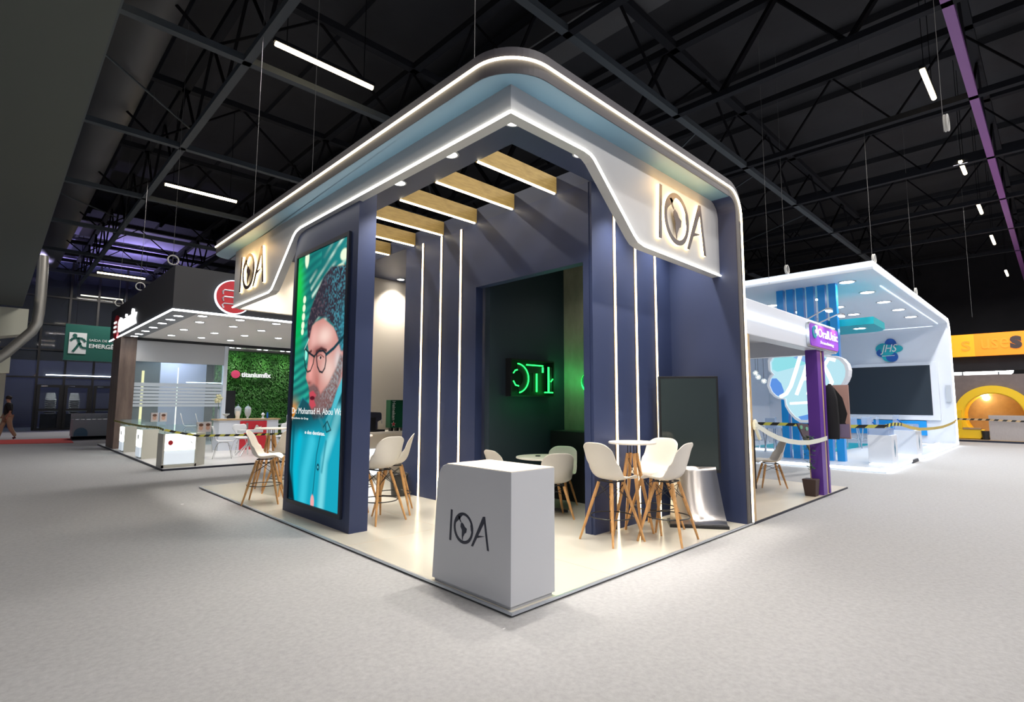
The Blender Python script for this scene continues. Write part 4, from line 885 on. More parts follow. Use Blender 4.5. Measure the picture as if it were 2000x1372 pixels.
for i, x in enumerate((3.7, 3.95, 4.7, 4.95, 5.6, 5.85)):
    downlight(x, 19.15, ZS-.0, ['downlight above the plant wall, first from the left', 'downlight above the plant wall, second from the left', 'downlight above the plant wall, third from the left', 'downlight above the plant wall, fourth from the left', 'downlight above the plant wall, fifth from the left', 'downlight above the plant wall, last on the right'][i], .08, 40 if i % 2 else None, 'plant wall downlights', 'lampb', size=110)
top('fridge', 'black fridge in front of the plant wall', 'fridge', MB().box(3.3, 18.9, .05, 3.85, 19.4, 1.95), M['black'], bev=.01)
top('side_wall', 'pale side wall right of the plant wall', 'wall', MB().box(6.4, 17.5, .05, 6.5, 19.7, 3.55), M['jhsw'])
top('wall_screen', 'black wall screen right of the plant wall', 'screen', MB().box(6.34, 17.6, 1.45, 6.39, 18.9, 2.3), M['black'])
# display cases
def case(x0, y0, x1, y1, label, face, items=True):
    t = thing('display_case', label, 'display case', ((x0+x1)/2, (y0+y1)/2, .05), 'lit display cases')
    zt = .80; bw = M['creamcase']
    if face == 'y':
        obj('body', MB().box(x0, y0+.06, .05, x1, y1, zt), bw, t)
        objs('frame', MB().box(x0, y0, .05, x0+.035, y0+.06, zt).box(x1-.035, y0, .05, x1, y0+.06, zt).box(x0, y0, .05, x1, y0+.06, .11), bw, t)
        obj('lit_panel', MB().box(x0+.035, y0+.02, .43, x1-.035, y0+.055, zt-.01), M['litpanel'], t)
        obj('lit_shelf', MB().box(x0+.035, y0+.04, .12, x1-.035, y0+.055, .415), mat('shelf_back', (.7, .75, .8), .5, emit=(.8, .9, 1), es=.5), t)
        obj('logo_disc', MB().prism([(x0+.15+.048*math.cos(a), .60+.055*math.sin(a)) for a in np.linspace(0, 2*PI, 21)[:-1]], 'y', y0+.012, y0+.02), M['redprint'], t)
        obj('print_mark', MB().bar((x1-.13, y0+.015, .61), (x1-.10, y0+.015, .575), .012), M['black'], t)
        obj('chamfer_side', MB().prism([(x1, y0), (x1+.24, y0+.28), (x1+.24, y1), (x1, y1)], 'z', .05, zt), bw, t)
    else:
        obj('body', MB().box(x0+.05, y0, .05, x1, y1, zt), bw, t)
        obj('lit_panel', MB().box(x0+.01, y0+.04, .36, x0+.049, y1-.04, zt-.02), M['litpanel'], t)
        obj('lit_shelf', MB().box(x0+.01, y0+.04, .10, x0+.049, y1-.04, .34), mat('shelf_back', (.7, .75, .8), .5, emit=(.8, .9, 1), es=.5), t)
        obj('logo_mark', MB().box(x0+.004, (y0+y1)/2-.05, .55, x0+.01, (y0+y1)/2+.06, .66), mat('grey_print', (.3, .3, .3), .5), t)
    obj('glass_top', MB().box(x0+.01, y0+.01, zt+.002, x1-.01, y1-.01, zt+.19), M['glass'], t)
    m = MB()
    for k in range(4): m.box(x0+.08+.14*k, (y0+y1)/2-.03, zt+.003, x0+.16+.14*k, (y0+y1)/2+.05, zt+.04)
    objs('sample', m, M['whiteA'], t); return t
M['creamcase'] = mat('cream_case', (.55, .54, .47), .5)
case(.06, 11.16, .74, 11.7, 'nearest lit display case at the corner of the left stand, with a red disc logo', 'y')
case(.07, 13.75, .62, 14.35, 'second lit display case along the left stand edge', 'x')
case(.07, 16.3, .62, 16.9, 'farthest lit display case beside the walnut post', 'x')
def flyer(x, y, z, label):
    t = thing('flyer_holder', label, 'flyer holder', (x, y, z), 'flyer holders')
    obj('card', MB().box(x, y, z, x+.16, y+.10, z+.235), mat('flyer_grey', (.55, .50, .50), .5), t)
    obj('picture', MB().prism([(x+.08+.045*math.cos(a), z+.10+.06*math.sin(a)) for a in np.linspace(0, 2*PI, 13)[:-1]], 'y', y-.003, y-.0005), mat('flyer_skin', (.55, .33, .25), .6), t)
    obj('picture', MB().prism([(x+.08+.05*math.cos(a), z+.17+.035*math.sin(a)) for a in np.linspace(0, 2*PI, 13)[:-1]], 'y', y-.0045, y-.0032), mat('flyer_hair', (.12, .05, .03), .6), t)
flyer(.80, 11.50, .80, 'left flyer holder on the nearest display case'); flyer(1.0-.03, 11.52+.06, .80, 'right flyer holder on the nearest display case')
flyer(.32, 14.0, .99, 'left flyer holder on the second display case'); flyer(.52, 14.0, .99, 'right flyer holder on the second display case')
# red poster counter
t = thing('welcome_counter', 'white counter with a red printed front on the left stand', 'counter', (3.2, 15.1, .05))
obj('body', MB().box(2.25, 15.0, .05, 4.0, 15.6, .96), M['jhsw'], t); obj('worktop', MB().box(2.2, 14.95, .96, 4.05, 15.65, 1.0), M['tan'], t)
obj('red_print', MB().box(2.84, 14.97, .05, 3.63, 14.995, .93), M['red'], t)
obj('lettering', text('fix', (3.28, 14.965, .65), (1, 0, 0), (0, 0, 1), .20, .16, .004, bold=.03), M['paper'], t)
obj('lettering', text('by', (3.17, 14.965, .65), (1, 0, 0), (0, 0, 1), .08, .10, .004), mat('dim_print', (.35, .05, .06), .5), t)
obj('screw_print', MB().box(3.0, 14.96, .68, 3.07, 14.969, .87), mat('screw_grey', (.25, .2, .2), .4), t)
def lathing(name, label, cat, prof, c, m, grp=None, **k): return tag(obj(name, MB().lathe(prof, c, 18), m, None, smooth=True), label, cat, grp)
for i, (x, y) in enumerate(((2.85, 15.3), (3.13, 15.25))):
    t = thing('glass_jar', ['left tall lidded glass jar on the welcome counter', 'right tall lidded glass jar on the welcome counter'][i], 'jar', (x, y, 1.0), 'lidded glass jars')
    obj('jar', MB().lathe([(.05, 0), (.02, .03), (.07, .10), (.095, .2), (.095, .33), (.085, .34)], (x, y, 1.0), 16), M['frost'], t, smooth=True)
    obj('lid', MB().lathe([(.09, .34), (.06, .38), (.012, .40), (.015, .45)], (x, y, 1.0), 16), M['acryl'], t, smooth=True)
lathing('paper_cup', 'pale paper cup on the welcome counter', 'cup', [(.06, 0), (.055, .24)], (2.78, 15.08, 1.0), M['cream'])
lathing('glass_bowl', 'footed glass bowl at the left of the welcome counter', 'bowl', [(.05, 0), (.015, .03), (.02, .08), (.1, .14), (.105, .16)], (2.48, 15.2, 1.0), M['frost'])
lathing('blue_bottle', 'small blue bottle on the welcome counter', 'bottle', [(.03, 0), (.03, .14), (.015, .17), (.015, .2)], (3.72, 15.2, 1.0), M['blue2'])
lathing('white_figurine', 'small white tooth model on the welcome counter', 'model', [(.05, 0), (.02, .06), (.06, .13), (.01, .19)], (3.58, 15.2, 1.0), M['jhsw'])
t = thing('flower_vase', 'cream flower bunch in a slim vase left of the jars', 'flowers', (2.32, 15.4, 1.0))
obj('vase', MB().lathe([(.03, 0), (.035, .15), (.02, .3)], (2.32, 15.4, 1.0), 12), M['acryl'], t, smooth=True)
m = MB()
for k in range(14): m.sphere((2.32+random.uniform(-.09, .09), 15.4+random.uniform(-.05, .05), 1.62+random.uniform(-.1, .1)), .045, 6, 4)
obj('blossoms', m, mat('cream_blossom', (.6, .58, .36), .8), t); obj('stem', MB().tube([(2.32, 15.4, 1.1), (2.31, 15.4, 1.6)], .008, 5), M['plantg'], t)
# moulded chairs with steel legs
def make_series(name, sh):
    t = thing(name, 'x', 'chair', (0, 0, 0)); m = MB(); vs = []
    pf = [(.22, -.01, .17), (.15, .0, .21), (.0, -.005, .22), (-.12, .0, .19), (-.17, .03, .13), (-.19, .09, .10), (-.21, .16, .14), (-.235, .25, .20), (-.26, .35, .18), (-.27, .38, .12)]
    for x, z, w_ in pf:
        for i in range(7): u = -1+i/3; vs.append((x, u*w_, sh+z+.01*u*u))
    m.add(vs, [(k*7+i, (k+1)*7+i, (k+1)*7+i+1, k*7+i+1) for k in range(len(pf)-1) for i in range(6)])
    obj('seat_shell', m, M['whiteA'], t, smooth=True, solid=.012, recalc=False)
    for sx in (-1, 1):
        for sy in (-1, 1): obj('leg', MB().tube([(0, 0, sh-.03), (sx*.11, sy*.12, sh-.035), (sx*.15, sy*.17, sh-.12), (sx*.22, sy*.23, 0)], .008, 6), M['chrome'], t)
    return t
sc_ = make_series('moulded_chair', .44); hs = make_series('moulded_high_stool', .74)
G1 = 'white moulded chairs of the left stand'; G2 = 'white moulded high stools of the left stand'
place(sc_, 1.72, 12.65, .05, math.radians(-20), 'white moulded chair nearest the display case, facing right', G1)
place(copy_tree(sc_), 2.55, 13.85, .05, math.radians(-90), 'white moulded chair in front of the red printed counter', G1)
place(copy_tree(sc_), 3.55, 13.75, .05, math.radians(200), 'white moulded chair right of the red print, facing left', G1)
place(hs, 1.85, 14.9, .05, math.radians(-15), 'white moulded high stool behind the nearest chair, left of the counter', G2)
place(copy_tree(hs), 1.62, 15.6, .05, math.radians(-15), 'white moulded high stool farther left behind the display case', G2)
place(copy_tree(hs), 4.35, 15.5, .05, math.radians(190), 'white moulded high stool at the right end of the welcome counter', G2)
t = thing('folding_table', 'small white table tipped on shiny crossed steel legs', 'table', (2.45, 13.0, .05))
obj('tabletop', MB().box(2.15, 12.75, .68, 2.75, 13.0, .76), M['whiteA'], t, bev=.01)
for k in range(5): a = k*2*PI/5; obj('leg', MB().tube([(2.45, 13.0, .40), (2.45+.32*math.cos(a), 13.0+.32*math.sin(a), .05)], .018, 6), M['chrome'], t)
obj('column', MB().cone((2.45, 13.0, .3), (2.45, 13.0, .70), .025, .025, 8), M['chrome'], t)
# hazard tape helper
def hazard(name, label, pts, h=.07, seg=.11, cols=None):
    cols = cols or [M['tapey'], M['tapek']]; P = [Vector(p) for p in pts]; out = [P[0]]
    for a, b in zip(P, P[1:]):
        n_ = max(1, int((b-a).length/seg))
        for k in range(1, n_+1): out.append(a.lerp(b, k/n_))
    m = MB(); U = Vector((0, 0, h/2))
    for k in range(len(out)-1):
        m.cur = k % 2; d = (out[k+1]-out[k])*.45
        a, b = out[k], out[k+1]; m.add([a-U, b-U, b+U+d*(1 if k < len(out)-2 else 0), a+U+d*(1 if k else 0)], [(0, 1, 2, 3)])
    o = obj(name, m, cols, None, recalc=False, solid=.002); return tag(o, label, 'tape')
hazard('hazard_tape', 'yellow and black hazard tape along the front of the left stand', [(.06, 17.9, .93), (.05, 15.6, .90), (.04, 13.2, .90), (.03, 11.6, .93), (.04, 11.10, .90), (.35, 11.09, .82), (.73, 11.09, .74), (1.8, 11.09, .72), (3.2, 11.09, .72), (5.5, 11.09, .80)], .05, .10)

# ================================================================== RIGHT NEIGHBOUR: PURPLE AND WHITE STAND
t = thing('stand_platform', 'beige laminate platform of the purple and white stand', 'platform', (6.4, 2.4, 0))
obj('deck', MB().box(4.25, .0, .012, 8.42, 5.0, .03), M['beigefloor'], t); obj('edge', MB().box(4.25, -.012, 0, 8.43, .0, .026), M['kick'], t)
top('wall_end_post', 'tan wooden end post beside the navy wall of the main stand', 'post', MB().box(4.262, .0, .03, 4.335, .12, 2.42), M['tan'])
t = thing('stand_header', 'white header beam with a cool light line on the purple and white stand', 'header', (6.2, 0, 2.42))
obj('beam', MB().box(4.262, .0, 2.42, 8.25, .22, 2.90), M['jhsw'], t, bev=.01)
obj('inner_beam', MB().box(4.262, 3.3, 2.25, 8.25, 3.45, 2.75), mat('grey_soffit', (.42, .41, .40), .6), t)
obj('soffit', MB().box(4.262, .22, 2.72, 8.25, 3.3, 2.76), M['jhsw'], t)
obj('cross_beam', MB().box(8.05, .22, 2.42, 8.25, 3.3, 2.72), M['jhsw'], t)
obj('led_strip', MB().box(4.27, -.022, 2.655, 6.65, -.002, 2.695), M['ledb'], t)
t = thing('purple_post', 'corner post of purple and tan vertical boards under the header', 'post', (7.15, .1, .03))
obj('purple_board', MB().box(7.10, .0, .03, 7.29, .18, 2.42), M['purple'], t); obj('tan_board', MB().box(7.31, .01, .03, 7.39, .16, 2.42), M['tan'], t); obj('purple_board', MB().box(7.41, .0, .03, 7.49, .17, 2.42), M['purple'], t)
t = thing('name_sign', 'violet rounded name sign on the white header', 'sign', (7.4, -.06, 2.46))
def rrect(x0, z0, x1, z1, r): return arc(x1-r, z0+r, r, -90, 0, 5)+arc(x1-r, z1-r, r, 0, 90, 5)+arc(x0+r, z1-r, r, 90, 180, 5)+arc(x0+r, z0+r, r, 180, 270, 5)
obj('edge_frame', MB().prism(rrect(6.60, 2.435, 8.17, 2.84, .07), 'y', -.05, -.004), M['alu'], t)
obj('plate', MB().prism(rrect(6.63, 2.455, 8.15, 2.82, .06), 'y', -.062, -.05), M['purplesign'], t)
wl = emis('white_letters_soft', (1, 1, 1), 1.3)
obj('lettering', text('OralUnic', (7.0, -.064, 2.62), (1, 0, 0), (0, 0, 1), 1.10, .15, .006, bold=.012), wl, t)
obj('lettering', text('Franchising', (7.12, -.064, 2.50), (1, 0, 0), (0, 0, 1), .72, .065, .006), wl, t)
obj('ring_mark', MB().ring_prism([(6.81+.105*math.cos(a), 2.68+.10*math.sin(a)) for a in np.linspace(0, 2*PI, 25)[:-1]], [(6.83+.055*math.cos(a), 2.69+.055*math.sin(a)) for a in np.linspace(0, 2*PI, 25)[:-1]], 'y', -.075, -.062), M['teal'], t)
obj('ring_mark', MB().prism([(6.86, 2.80), (6.94, 2.80), (6.94, 2.66), (6.90, 2.62), (6.87, 2.70)], 'y', -.08, -.064), wl, t)
for i, (h, b) in enumerate((((7.165, -.2, 3.065), (6.9, .1, 2.90)), ((7.878, -.2, 3.063), (7.5, .1, 2.90)))):
    t = thing('arm_spotlight', ['left bright arm spotlight above the violet sign', 'right bright arm spotlight above the violet sign'][i], 'spotlight', b, 'arm spotlights of the violet sign')
    obj('arm', MB().tube([b, (h[0]-.05, h[1]+.05, h[2]+.02)], .011, 6), M['alu'], t)
    obj('head', MB().prism(rrect(h[0]-.09, h[1]-.04, h[0]+.09, h[1]+.04, .03), 'z', h[2]-.0, h[2]+.035), M['alu'], t)
    obj('lens', MB().prism(rrect(h[0]-.085, h[1]-.04, h[0]+.085, h[1]+.035, .03), 'z', h[2]-.02, h[2]-.001), M['lampb'], t)
    spot('arm_light', (h[0], h[1], h[2]-.05), 25, t, size=110, col=(.9, .95, 1))
# drape + poster on the post
t = thing('framed_poster', 'dark framed poster hanging behind the purple post, partly draped in black', 'poster', (7.5, -.12, .92))
obj('panel', MB().box(7.66, -.29, .93, 7.70, .07, 1.84), mat('poster_peach', (.45, .27, .22), .5), t)
obj('dark_print', MB().prism([(.05, 1.83), (-.08, 1.80), (-.20, 1.62), (-.26, 1.35), (-.22, 1.2), (-.28, 1.12), (.05, 1.12)], 'x', 7.648, 7.659), M['shirtk'], t)
obj('mauve_print', MB().prism([(-.08, 1.17), (-.285, 1.18), (-.285, .95), (-.02, .95)], 'x', 7.64, 7.647), mat('poster_mauve', (.22, .17, .28), .5), t)
m = MB(); pf = [(1.86, .0, .02), (1.78, .03, .07), (1.6, .035, .11), (1.3, .03, .125), (1.05, .028, .12), (.92, .02, .11)]
for z, th, w_ in pf: pass
vs = []
for z, th, w_ in pf:
    for k in range(14): a = 2*PI*k/14; vs.append((7.57+.05*math.cos(a)*(th/.035+.2), -.04+w_*math.sin(a)*(1+.06*math.sin(5*a)), z))
m.add(vs, [(k*14+i, k*14+(i+1) % 14, (k+1)*14+(i+1) % 14, (k+1)*14+i) for k in range(5) for i in range(14)]+[tuple(range(14)), tuple(range(83, 69, -1))])
top('black_drape', 'black cloth bag hanging on the right side of the purple post', 'cloth', m, M['shirtk'], smooth=True)
# plant
t = thing('potted_plant', 'thin potted plant in a square brown pot beside the purple post', 'plant', (6.82, .12, .03))
obj('pot', MB().add([(6.84,.05,.03),(7.0,.05,.03),(7.0,.21,.03),(6.84,.21,.03),(6.82,.03,.30),(7.03,.03,.30),(7.03,.24,.30),(6.82,.24,.30)], [(0,3,2,1),(4,5,6,7),(0,1,5,4),(1,2,6,5),(2,3,7,6),(3,0,4,7)]), M['pot'], t, bev=.01)
obj('stem', MB().tube([(6.93, .13, .29), (6.91, .13, .5), (6.95, .14, .75), (6.92, .14, .98)], .008, 6), M['tan'], t)
m = MB(); r_ = random.Random(3)
for k in range(150):
    z = r_.choice([r_.uniform(.45, .62), r_.uniform(.66, .95), r_.uniform(.9, 1.0)]); a = r_.uniform(0, 6.28); rr = r_.uniform(.02, .10); c = Vector((6.93+rr*math.cos(a), .14+rr*.8*math.sin(a), z)); q = Vector((math.cos(a), math.sin(a), r_.uniform(-.5, .5)))*.028; s_ = Vector((-math.sin(a), math.cos(a), .2))*.016
    m.add([c-q, c+s_, c+q, c-s_], [(0, 1, 2, 3)])
o = obj('leaves', m, M['plantg'], t, recalc=False); o['kind'] = 'stuff'
# board with green prints leaning behind
t = thing('menu_board', 'dark leaning board with round green prints behind the plant', 'board', (6.9, 1.0, .5))
bq = [px(a, b, 'y', 1.0) for a, b in ((1557, 827), (1577, 828), (1604, 882), (1590, 895), (1577, 870))]
obj('panel', MB().prism([(p[0], p[2]) for p in bq], 'y', 1.0, 1.03), mat('dark_plum', (.06, .035, .05), .5), t)
obj('support_pole', MB().bar((7.0, 1.05, .03), (7.0, 1.05, 1.15), .03), M['black'], t)
for a, b in ((1565, 835), (1576, 838), (1590, 868)):
    c = px(a, b, 'y', .99); obj('round_print', MB().prism([(c[0]+.075*math.cos(q), c[2]+.04*math.sin(q)) for q in np.linspace(0, 2*PI, 15)[:-1]], 'y', .985, .999), mat('green_print', (.12, .35, .22), .5), t)
# chairs + table of the purple stand
G3 = 'white shell chairs of the purple and white stand'
place(copy_tree(lc), 7.45, .95, .03, math.radians(100+25), 'white shell chair with wooden legs nearest the purple post', G3)
place(copy_tree(lc), 5.55, .75, .03, math.radians(30), 'white shell chair just right of the navy wall edge', G3)
place(copy_tree(lc), 7.3, 2.2, .03, math.radians(250), 'white shell chair farther inside the purple and white stand', G3)
t = thing('white_table', 'white table with chrome legs between the shell chairs on the right stand', 'table', (6.3, 1.5, .03))
obj('tabletop', MB().lathe([(.44, .72), (.45, .725), (.45, .74)], (6.3, 1.5, .03), 36), M['whiteA'], t, smooth=True)
for k in range(4): a = .3+k*PI/2; obj('leg', MB().tube([(6.3+.05*math.cos(a), 1.5+.05*math.sin(a), .72), (6.3+.12*math.cos(a), 1.5+.12*math.sin(a), .4), (6.3+.4*math.cos(a), 1.5+.4*math.sin(a), .045)], .016, 6), M['chrome'], t)
top('cable_loop', 'black cable loop standing on the beige floor near the navy wall', 'cable', MB().tube([(4.85+.10*math.cos(a), .35, .17+.13*math.sin(a)) for a in np.linspace(-1.7, 1.9, 14)], .01, 6), M['black'])
# cream tape sagging between wall and post
pts = [px(a, b, 'y', -.02) for a, b in ((1474, 830), (1485, 836), (1500, 846), (1520, 856), (1540, 862), (1560, 865), (1580, 865), (1600, 861), (1616, 856))]
m = MB()
for a, b in zip(pts, pts[1:]): m.add([(a[0], a[1], a[2]-.035), (b[0], b[1], b[2]-.035), (b[0], b[1], b[2]+.035), (a[0], a[1], a[2]+.035)], [(0, 1, 2, 3)])
top('cream_tape', 'sagging cream barrier tape between the navy wall and the purple post', 'tape', m, M['tapec'], recalc=False, solid=.002)
top('tape_knot', 'crumpled tape knot on the tan end post', 'tape', MB().sphere((4.33, -.03, 1.24), .05, 7, 5, (.9, .7, 1.5)).bar((4.33, -.03, 1.22), (4.42, -.05, 1.05), .03), M['tapec'])

# ================================================================== BLUE LIT STAND (far right)
JX0, JX1 = 11.5, 23.0
t = thing('stand_platform', 'white raised platform of the blue stand with glowing edges', 'platform', (17, 3, 0))
obj('deck', MB().box(JX0, 0.0, 0, 23.4, 7.2, .10), mat('white_floor', (.62, .66, .72), .3), t)
obj('edge_light', MB().box(JX0-.02, -.01, .045, JX0-.001, 7.2, .095), M['ledb'], t); obj('edge_light', MB().box(JX0, -.02, .045, 14.4, -.001, .095), M['ledb'], t); obj('edge_light', MB().box(15.3, -.02, .045, 23.4, -.001, .095), M['ledb'], t)
obj('ramp', MB().prism([(14.45, 0), (15.25, 0), (15.25, .08), (14.45, .08)], 'y', -.02, -.001), M['kick'], t)
obj('floor_light', MB().box(19.6, .45, .10, 22.6, .50, .115), M['ledb'], t); obj('floor_light', MB().box(21.5, .5, .10, 21.56, 1.0, .115), M['ledb'], t)
t = thing('stand_canopy', 'white canopy of the blue stand, turned down into its end wall, edged in light', 'canopy', (17, 3, .1))
zb, zt_ = 4.60, 4.80; R4 = .45
profJ = [(JX0, zb), (JX0, zt_), (23.2-R4, zt_)]+arc(23.2-R4, zt_-R4, R4, 90, 0, 8)+[(23.2, .1), (23.0, .1)]+arc(23.0-.25, zb-.25, .25, 0, 90, 6)
obj('shell', MB().prism(profJ, 'y', 0.0, 7.0), M['jhsw'], t)
pl = [(JX0-.015, 7.0, 4.72), (JX0-.015, -.012, 4.72), (23.2-R4, -.012, 4.72)]+[(a, -.012, b) for a, b in arc(23.12-R4, 4.72-R4, R4, 90, 0, 8)]+[(23.12, -.012, .12)]
obj('led_strip', MB().tube(pl, .035, 6), M['ledb'], t)
obj('inner_led', MB().box(22.93, .45, 4.52, 22.97, 2.7, 4.56), M['ledb'], t); obj('inner_led', MB().tube([(13.6, .28, 4.585), (22.8, .28, 4.585)], .02, 4), mat('clear_led', (.6, .65, .7), .3, emit=(.8, .9, 1), es=.8), t)
obj('back_wall', MB().box(JX0+4, 6.6, .1, 23, 6.7, zb), M['jhsw'], t)
dl = [(12.57, .78), (14.37, .73), (16.35, .735), (18.24, .70), (20.25, .69), (14.5, 2.03), (16.4, 3.24), (14.6, 3.33), (18.25, 1.96), (20.2, 1.91), (16.35, 1.95), (18.3, 3.3)]
for i, (x, y) in enumerate(dl):
    q = ['first in the front row', 'second in the front row', 'third in the front row', 'fourth in the front row', 'last in the front row', 'behind the blue slats', 'in the third row, above the header', 'in the third row, left', 'fourth in the middle row', 'last in the middle row', 'middle of the second row', 'far back, near the teal slab'][i]
    downlight(x, y, zb, 'downlight in the white canopy of the blue stand, '+q, .16, 75 if i in (0, 1, 2, 3, 4, 6, 9, 10) else None, 'downlights of the blue stand', 'lampb', size=125, col=(.80, .90, 1))
sl = [2.463, 2.213, 1.965, 1.715, 1.45, 1.194]
for i, y in enumerate(sl):
    top('tall_blue_board', ['leftmost', 'second', 'third', 'fourth', 'fifth', 'rightmost'][i]+' sky blue board of the tall row beside the cloud sign', 'board', MB().box(12.5, y-.17, .1, 12.68, y, 4.60), M['blue'], group='blue slats', bev=.004)
top('teal_slab', 'teal rounded slab hanging right of the blue slats', 'ceiling panel', MB().prism([(12.75, .30), (14.2, .35)]+arc(14.2, .75, .35, -80, 0, 5)+[(14.6, 2.6), (12.75, 2.6)], 'z', 3.5, 3.68), M['teal'])
downlight(13.4, .75, 3.5, 'downlight under the teal slab', .13, 40, 'teal slab downlight', 'lampb')
# large glowing cloud logo
OUT = [(2.51,2.655),(2.503,2.406),(2.423,2.297),(2.512,2.194),(2.554,2.0),(2.494,1.823),(2.382,1.7),(2.285,1.647),(2.147,1.629),(2.13,1.457),(2.041,1.287),(1.92,1.137),(1.799,1.056),(1.644,1.052),(1.444,1.115),(1.26,1.234),(1.102,1.48),(.963,1.674),(.87,1.80),(.80,1.97),(.74,2.06),(.69,2.18),(.67,2.328),(.696,2.474),(.788,2.608),(.927,2.682),(1.071,2.699),(1.259,2.802),(1.482,2.885),(1.87,2.947),(2.197,2.918),(2.401,2.826)]
cxm = sum(p[0] for p in OUT)/len(OUT); czm = sum(p[1] for p in OUT)/len(OUT)
def shrink(P, d):
    out = []; n = len(P)
    for i in range(n):
        a = Vector(P[i-1]); b = Vector(P[(i+1) % n]); tt = (b-a).normalized(); nn = Vector((-tt.y, tt.x)); p = Vector(P[i]);
        if nn.dot(Vector((cxm, czm))-p) < 0 and i not in (2, 8): nn = -nn
        out.append(tuple(p+nn*d))
    return out
INN = [(cxm+(p[0]-cxm)*.93, czm+(p[1]-czm)*.93) for p in OUT]
t = thing('cloud_sign', 'huge glowing pale blue cloud shaped sign in front of the blue slats', 'sign', (11.95, 1.6, 1.0))
obj('rim', MB().ring_prism(OUT, INN, 'x', 11.80, 12.1), M['jhsw'], t)
obj('face', MB().prism(INN, 'x', 11.86, 11.88), emis('cloud_face', (.50, .80, .90), 1.0), t, label='glowing pale aqua face')
def lobes(pts, m_, d): return obj('lobe', MB().prism(pts, 'x', 11.86-d, 11.86-d+.004), m_, t)
lobes([(p[0], p[1]) for p in [(2.44, 2.18), (2.50, 2.0), (2.44, 1.84), (2.34, 1.74), (2.20, 1.69), (2.16, 1.85), (2.22, 2.05), (2.33, 2.18)]], emis('cloud_blue', (.12, .30, .78), 1.0), .006)
lobes([(1.66, 1.10), (1.45, 1.16), (1.30, 1.26), (1.15, 1.50), (1.30, 1.62), (1.40, 1.42), (1.55, 1.28), (1.85, 1.20), (1.78, 1.11)], emis('cloud_blue2', (.13, .33, .80), 1.0), .006)
lobes([(1.1, 2.60), (1.3, 2.72), (1.6, 2.80), (1.9, 2.70), (1.6, 2.55), (1.3, 2.48)], emis('cloud_blue3', (.25, .45, .80), 1.0), .006)
lobes([(2.42, 2.60), (2.42, 2.42), (2.30, 2.35), (2.0, 2.42), (1.6, 2.52), (1.7, 2.78), (2.1, 2.84), (2.32, 2.78)], emis('cloud_teal', (.30, .75, .82), 1.0), .004)
gl = emis('cloud_white', (.95, 1, 1), 2.2); m = MB()
def stroke(P, r=.045): return MB().tube([(11.84, a, b) for a, b in P], r, 6)
obj('letter_j', stroke([(2.25, 1.70), (2.10, 1.78), (1.98, 1.98), (1.85, 2.35), (1.72, 2.75)]), gl, t)
obj('letter_h', stroke([(1.86, 1.75), (1.68, 2.20), (1.50, 2.75)]), gl, t); obj('letter_h', stroke([(1.60, 1.75), (1.45, 2.20), (1.30, 2.68)]), gl, t); obj('letter_h', stroke([(1.70, 2.15), (1.42, 2.17)]), gl, t)
obj('letter_s', stroke([(.95, 2.58), (1.10, 2.62), (1.20, 2.45), (1.12, 2.25), (1.05, 2.05), (1.15, 1.85), (1.32, 1.78)]), gl, t)
obj('caption', stroke([(2.02, 1.53), (1.36, 1.57)], .03), gl, t)
point('cloud_glow', (11.3, 1.7, 2.0), 12, t, col=(.7, .9, 1), radius=.5)
# end wall: screen, logo, blue band, holder
t = thing('video_wall', 'wide switched off dark screen in a white frame on the end wall of the blue stand', 'screen', (22.9, 2.6, .95))
obj('frame', MB().box(22.88, .40, .93, 22.99, 5.2, 3.16), M['jhsw'], t, bev=.01); obj('display', MB().box(22.86, .62, 1.12, 22.879, 5.0, 3.03), mat('off_screen', (.012, .022, .035), .45), t)
top('blue_dado', 'bright blue band under the wide dark screen', 'wall panel', MB().box(22.9, .85, .35, 22.99, 5.2, .90), M['blue'])
top('wall_holder', 'clear wall holder right of the wide dark screen', 'holder', MB().box(22.9, .06, 1.62, 22.98, .20, 2.25), mat('pale_plastic', (.50, .55, .62), .3))
t = thing('wall_logo', 'blue and teal flower shaped JHS logo above the wide dark screen', 'logo', (22.95, 1.94, 3.26))
def blobp(cy, cz, ry, rz, m_, d, rot=0): return obj('petal', MB().prism([(cy+ry*math.cos(a)*math.cos(rot)-rz*math.sin(a)*math.sin(rot), cz+ry*math.cos(a)*math.sin(rot)+rz*math.sin(a)*math.cos(rot)) for a in np.linspace(0, 2*PI, 25)[:-1]], 'x', 22.97-d, 22.99), m_, t)
blobp(1.83, 3.92, .20, .24, M['blue2'], .02); blobp(2.13, 3.80, .22, .17, M['teal'], .03, -.5); blobp(1.63, 3.74, .20, .14, M['teal'], .04); blobp(2.12, 3.58, .20, .16, M['blue2'], .05, .4); blobp(1.88, 3.48, .26, .26, M['teal'], .06); blobp(1.80, 3.42, .20, .20, M['blue2'], .065, .5); blobp(1.92, 3.70, .24, .22, M['teal'], .075)
obj('lettering', text('JHS', (22.89, 2.18, 3.52), (0, -1, 0), (0, 0, 1), .50, .40, .01, shear=.25), M['paper'], t)
obj('caption', text('dental', (22.89, 2.12, 3.44), (0, -1, 0), (0, 0, 1), .42, .035, .01), M['paper'], t) if False else obj('caption', MB().box(22.885, 1.70, 3.455, 22.893, 2.12, 3.475), M['paper'], t)
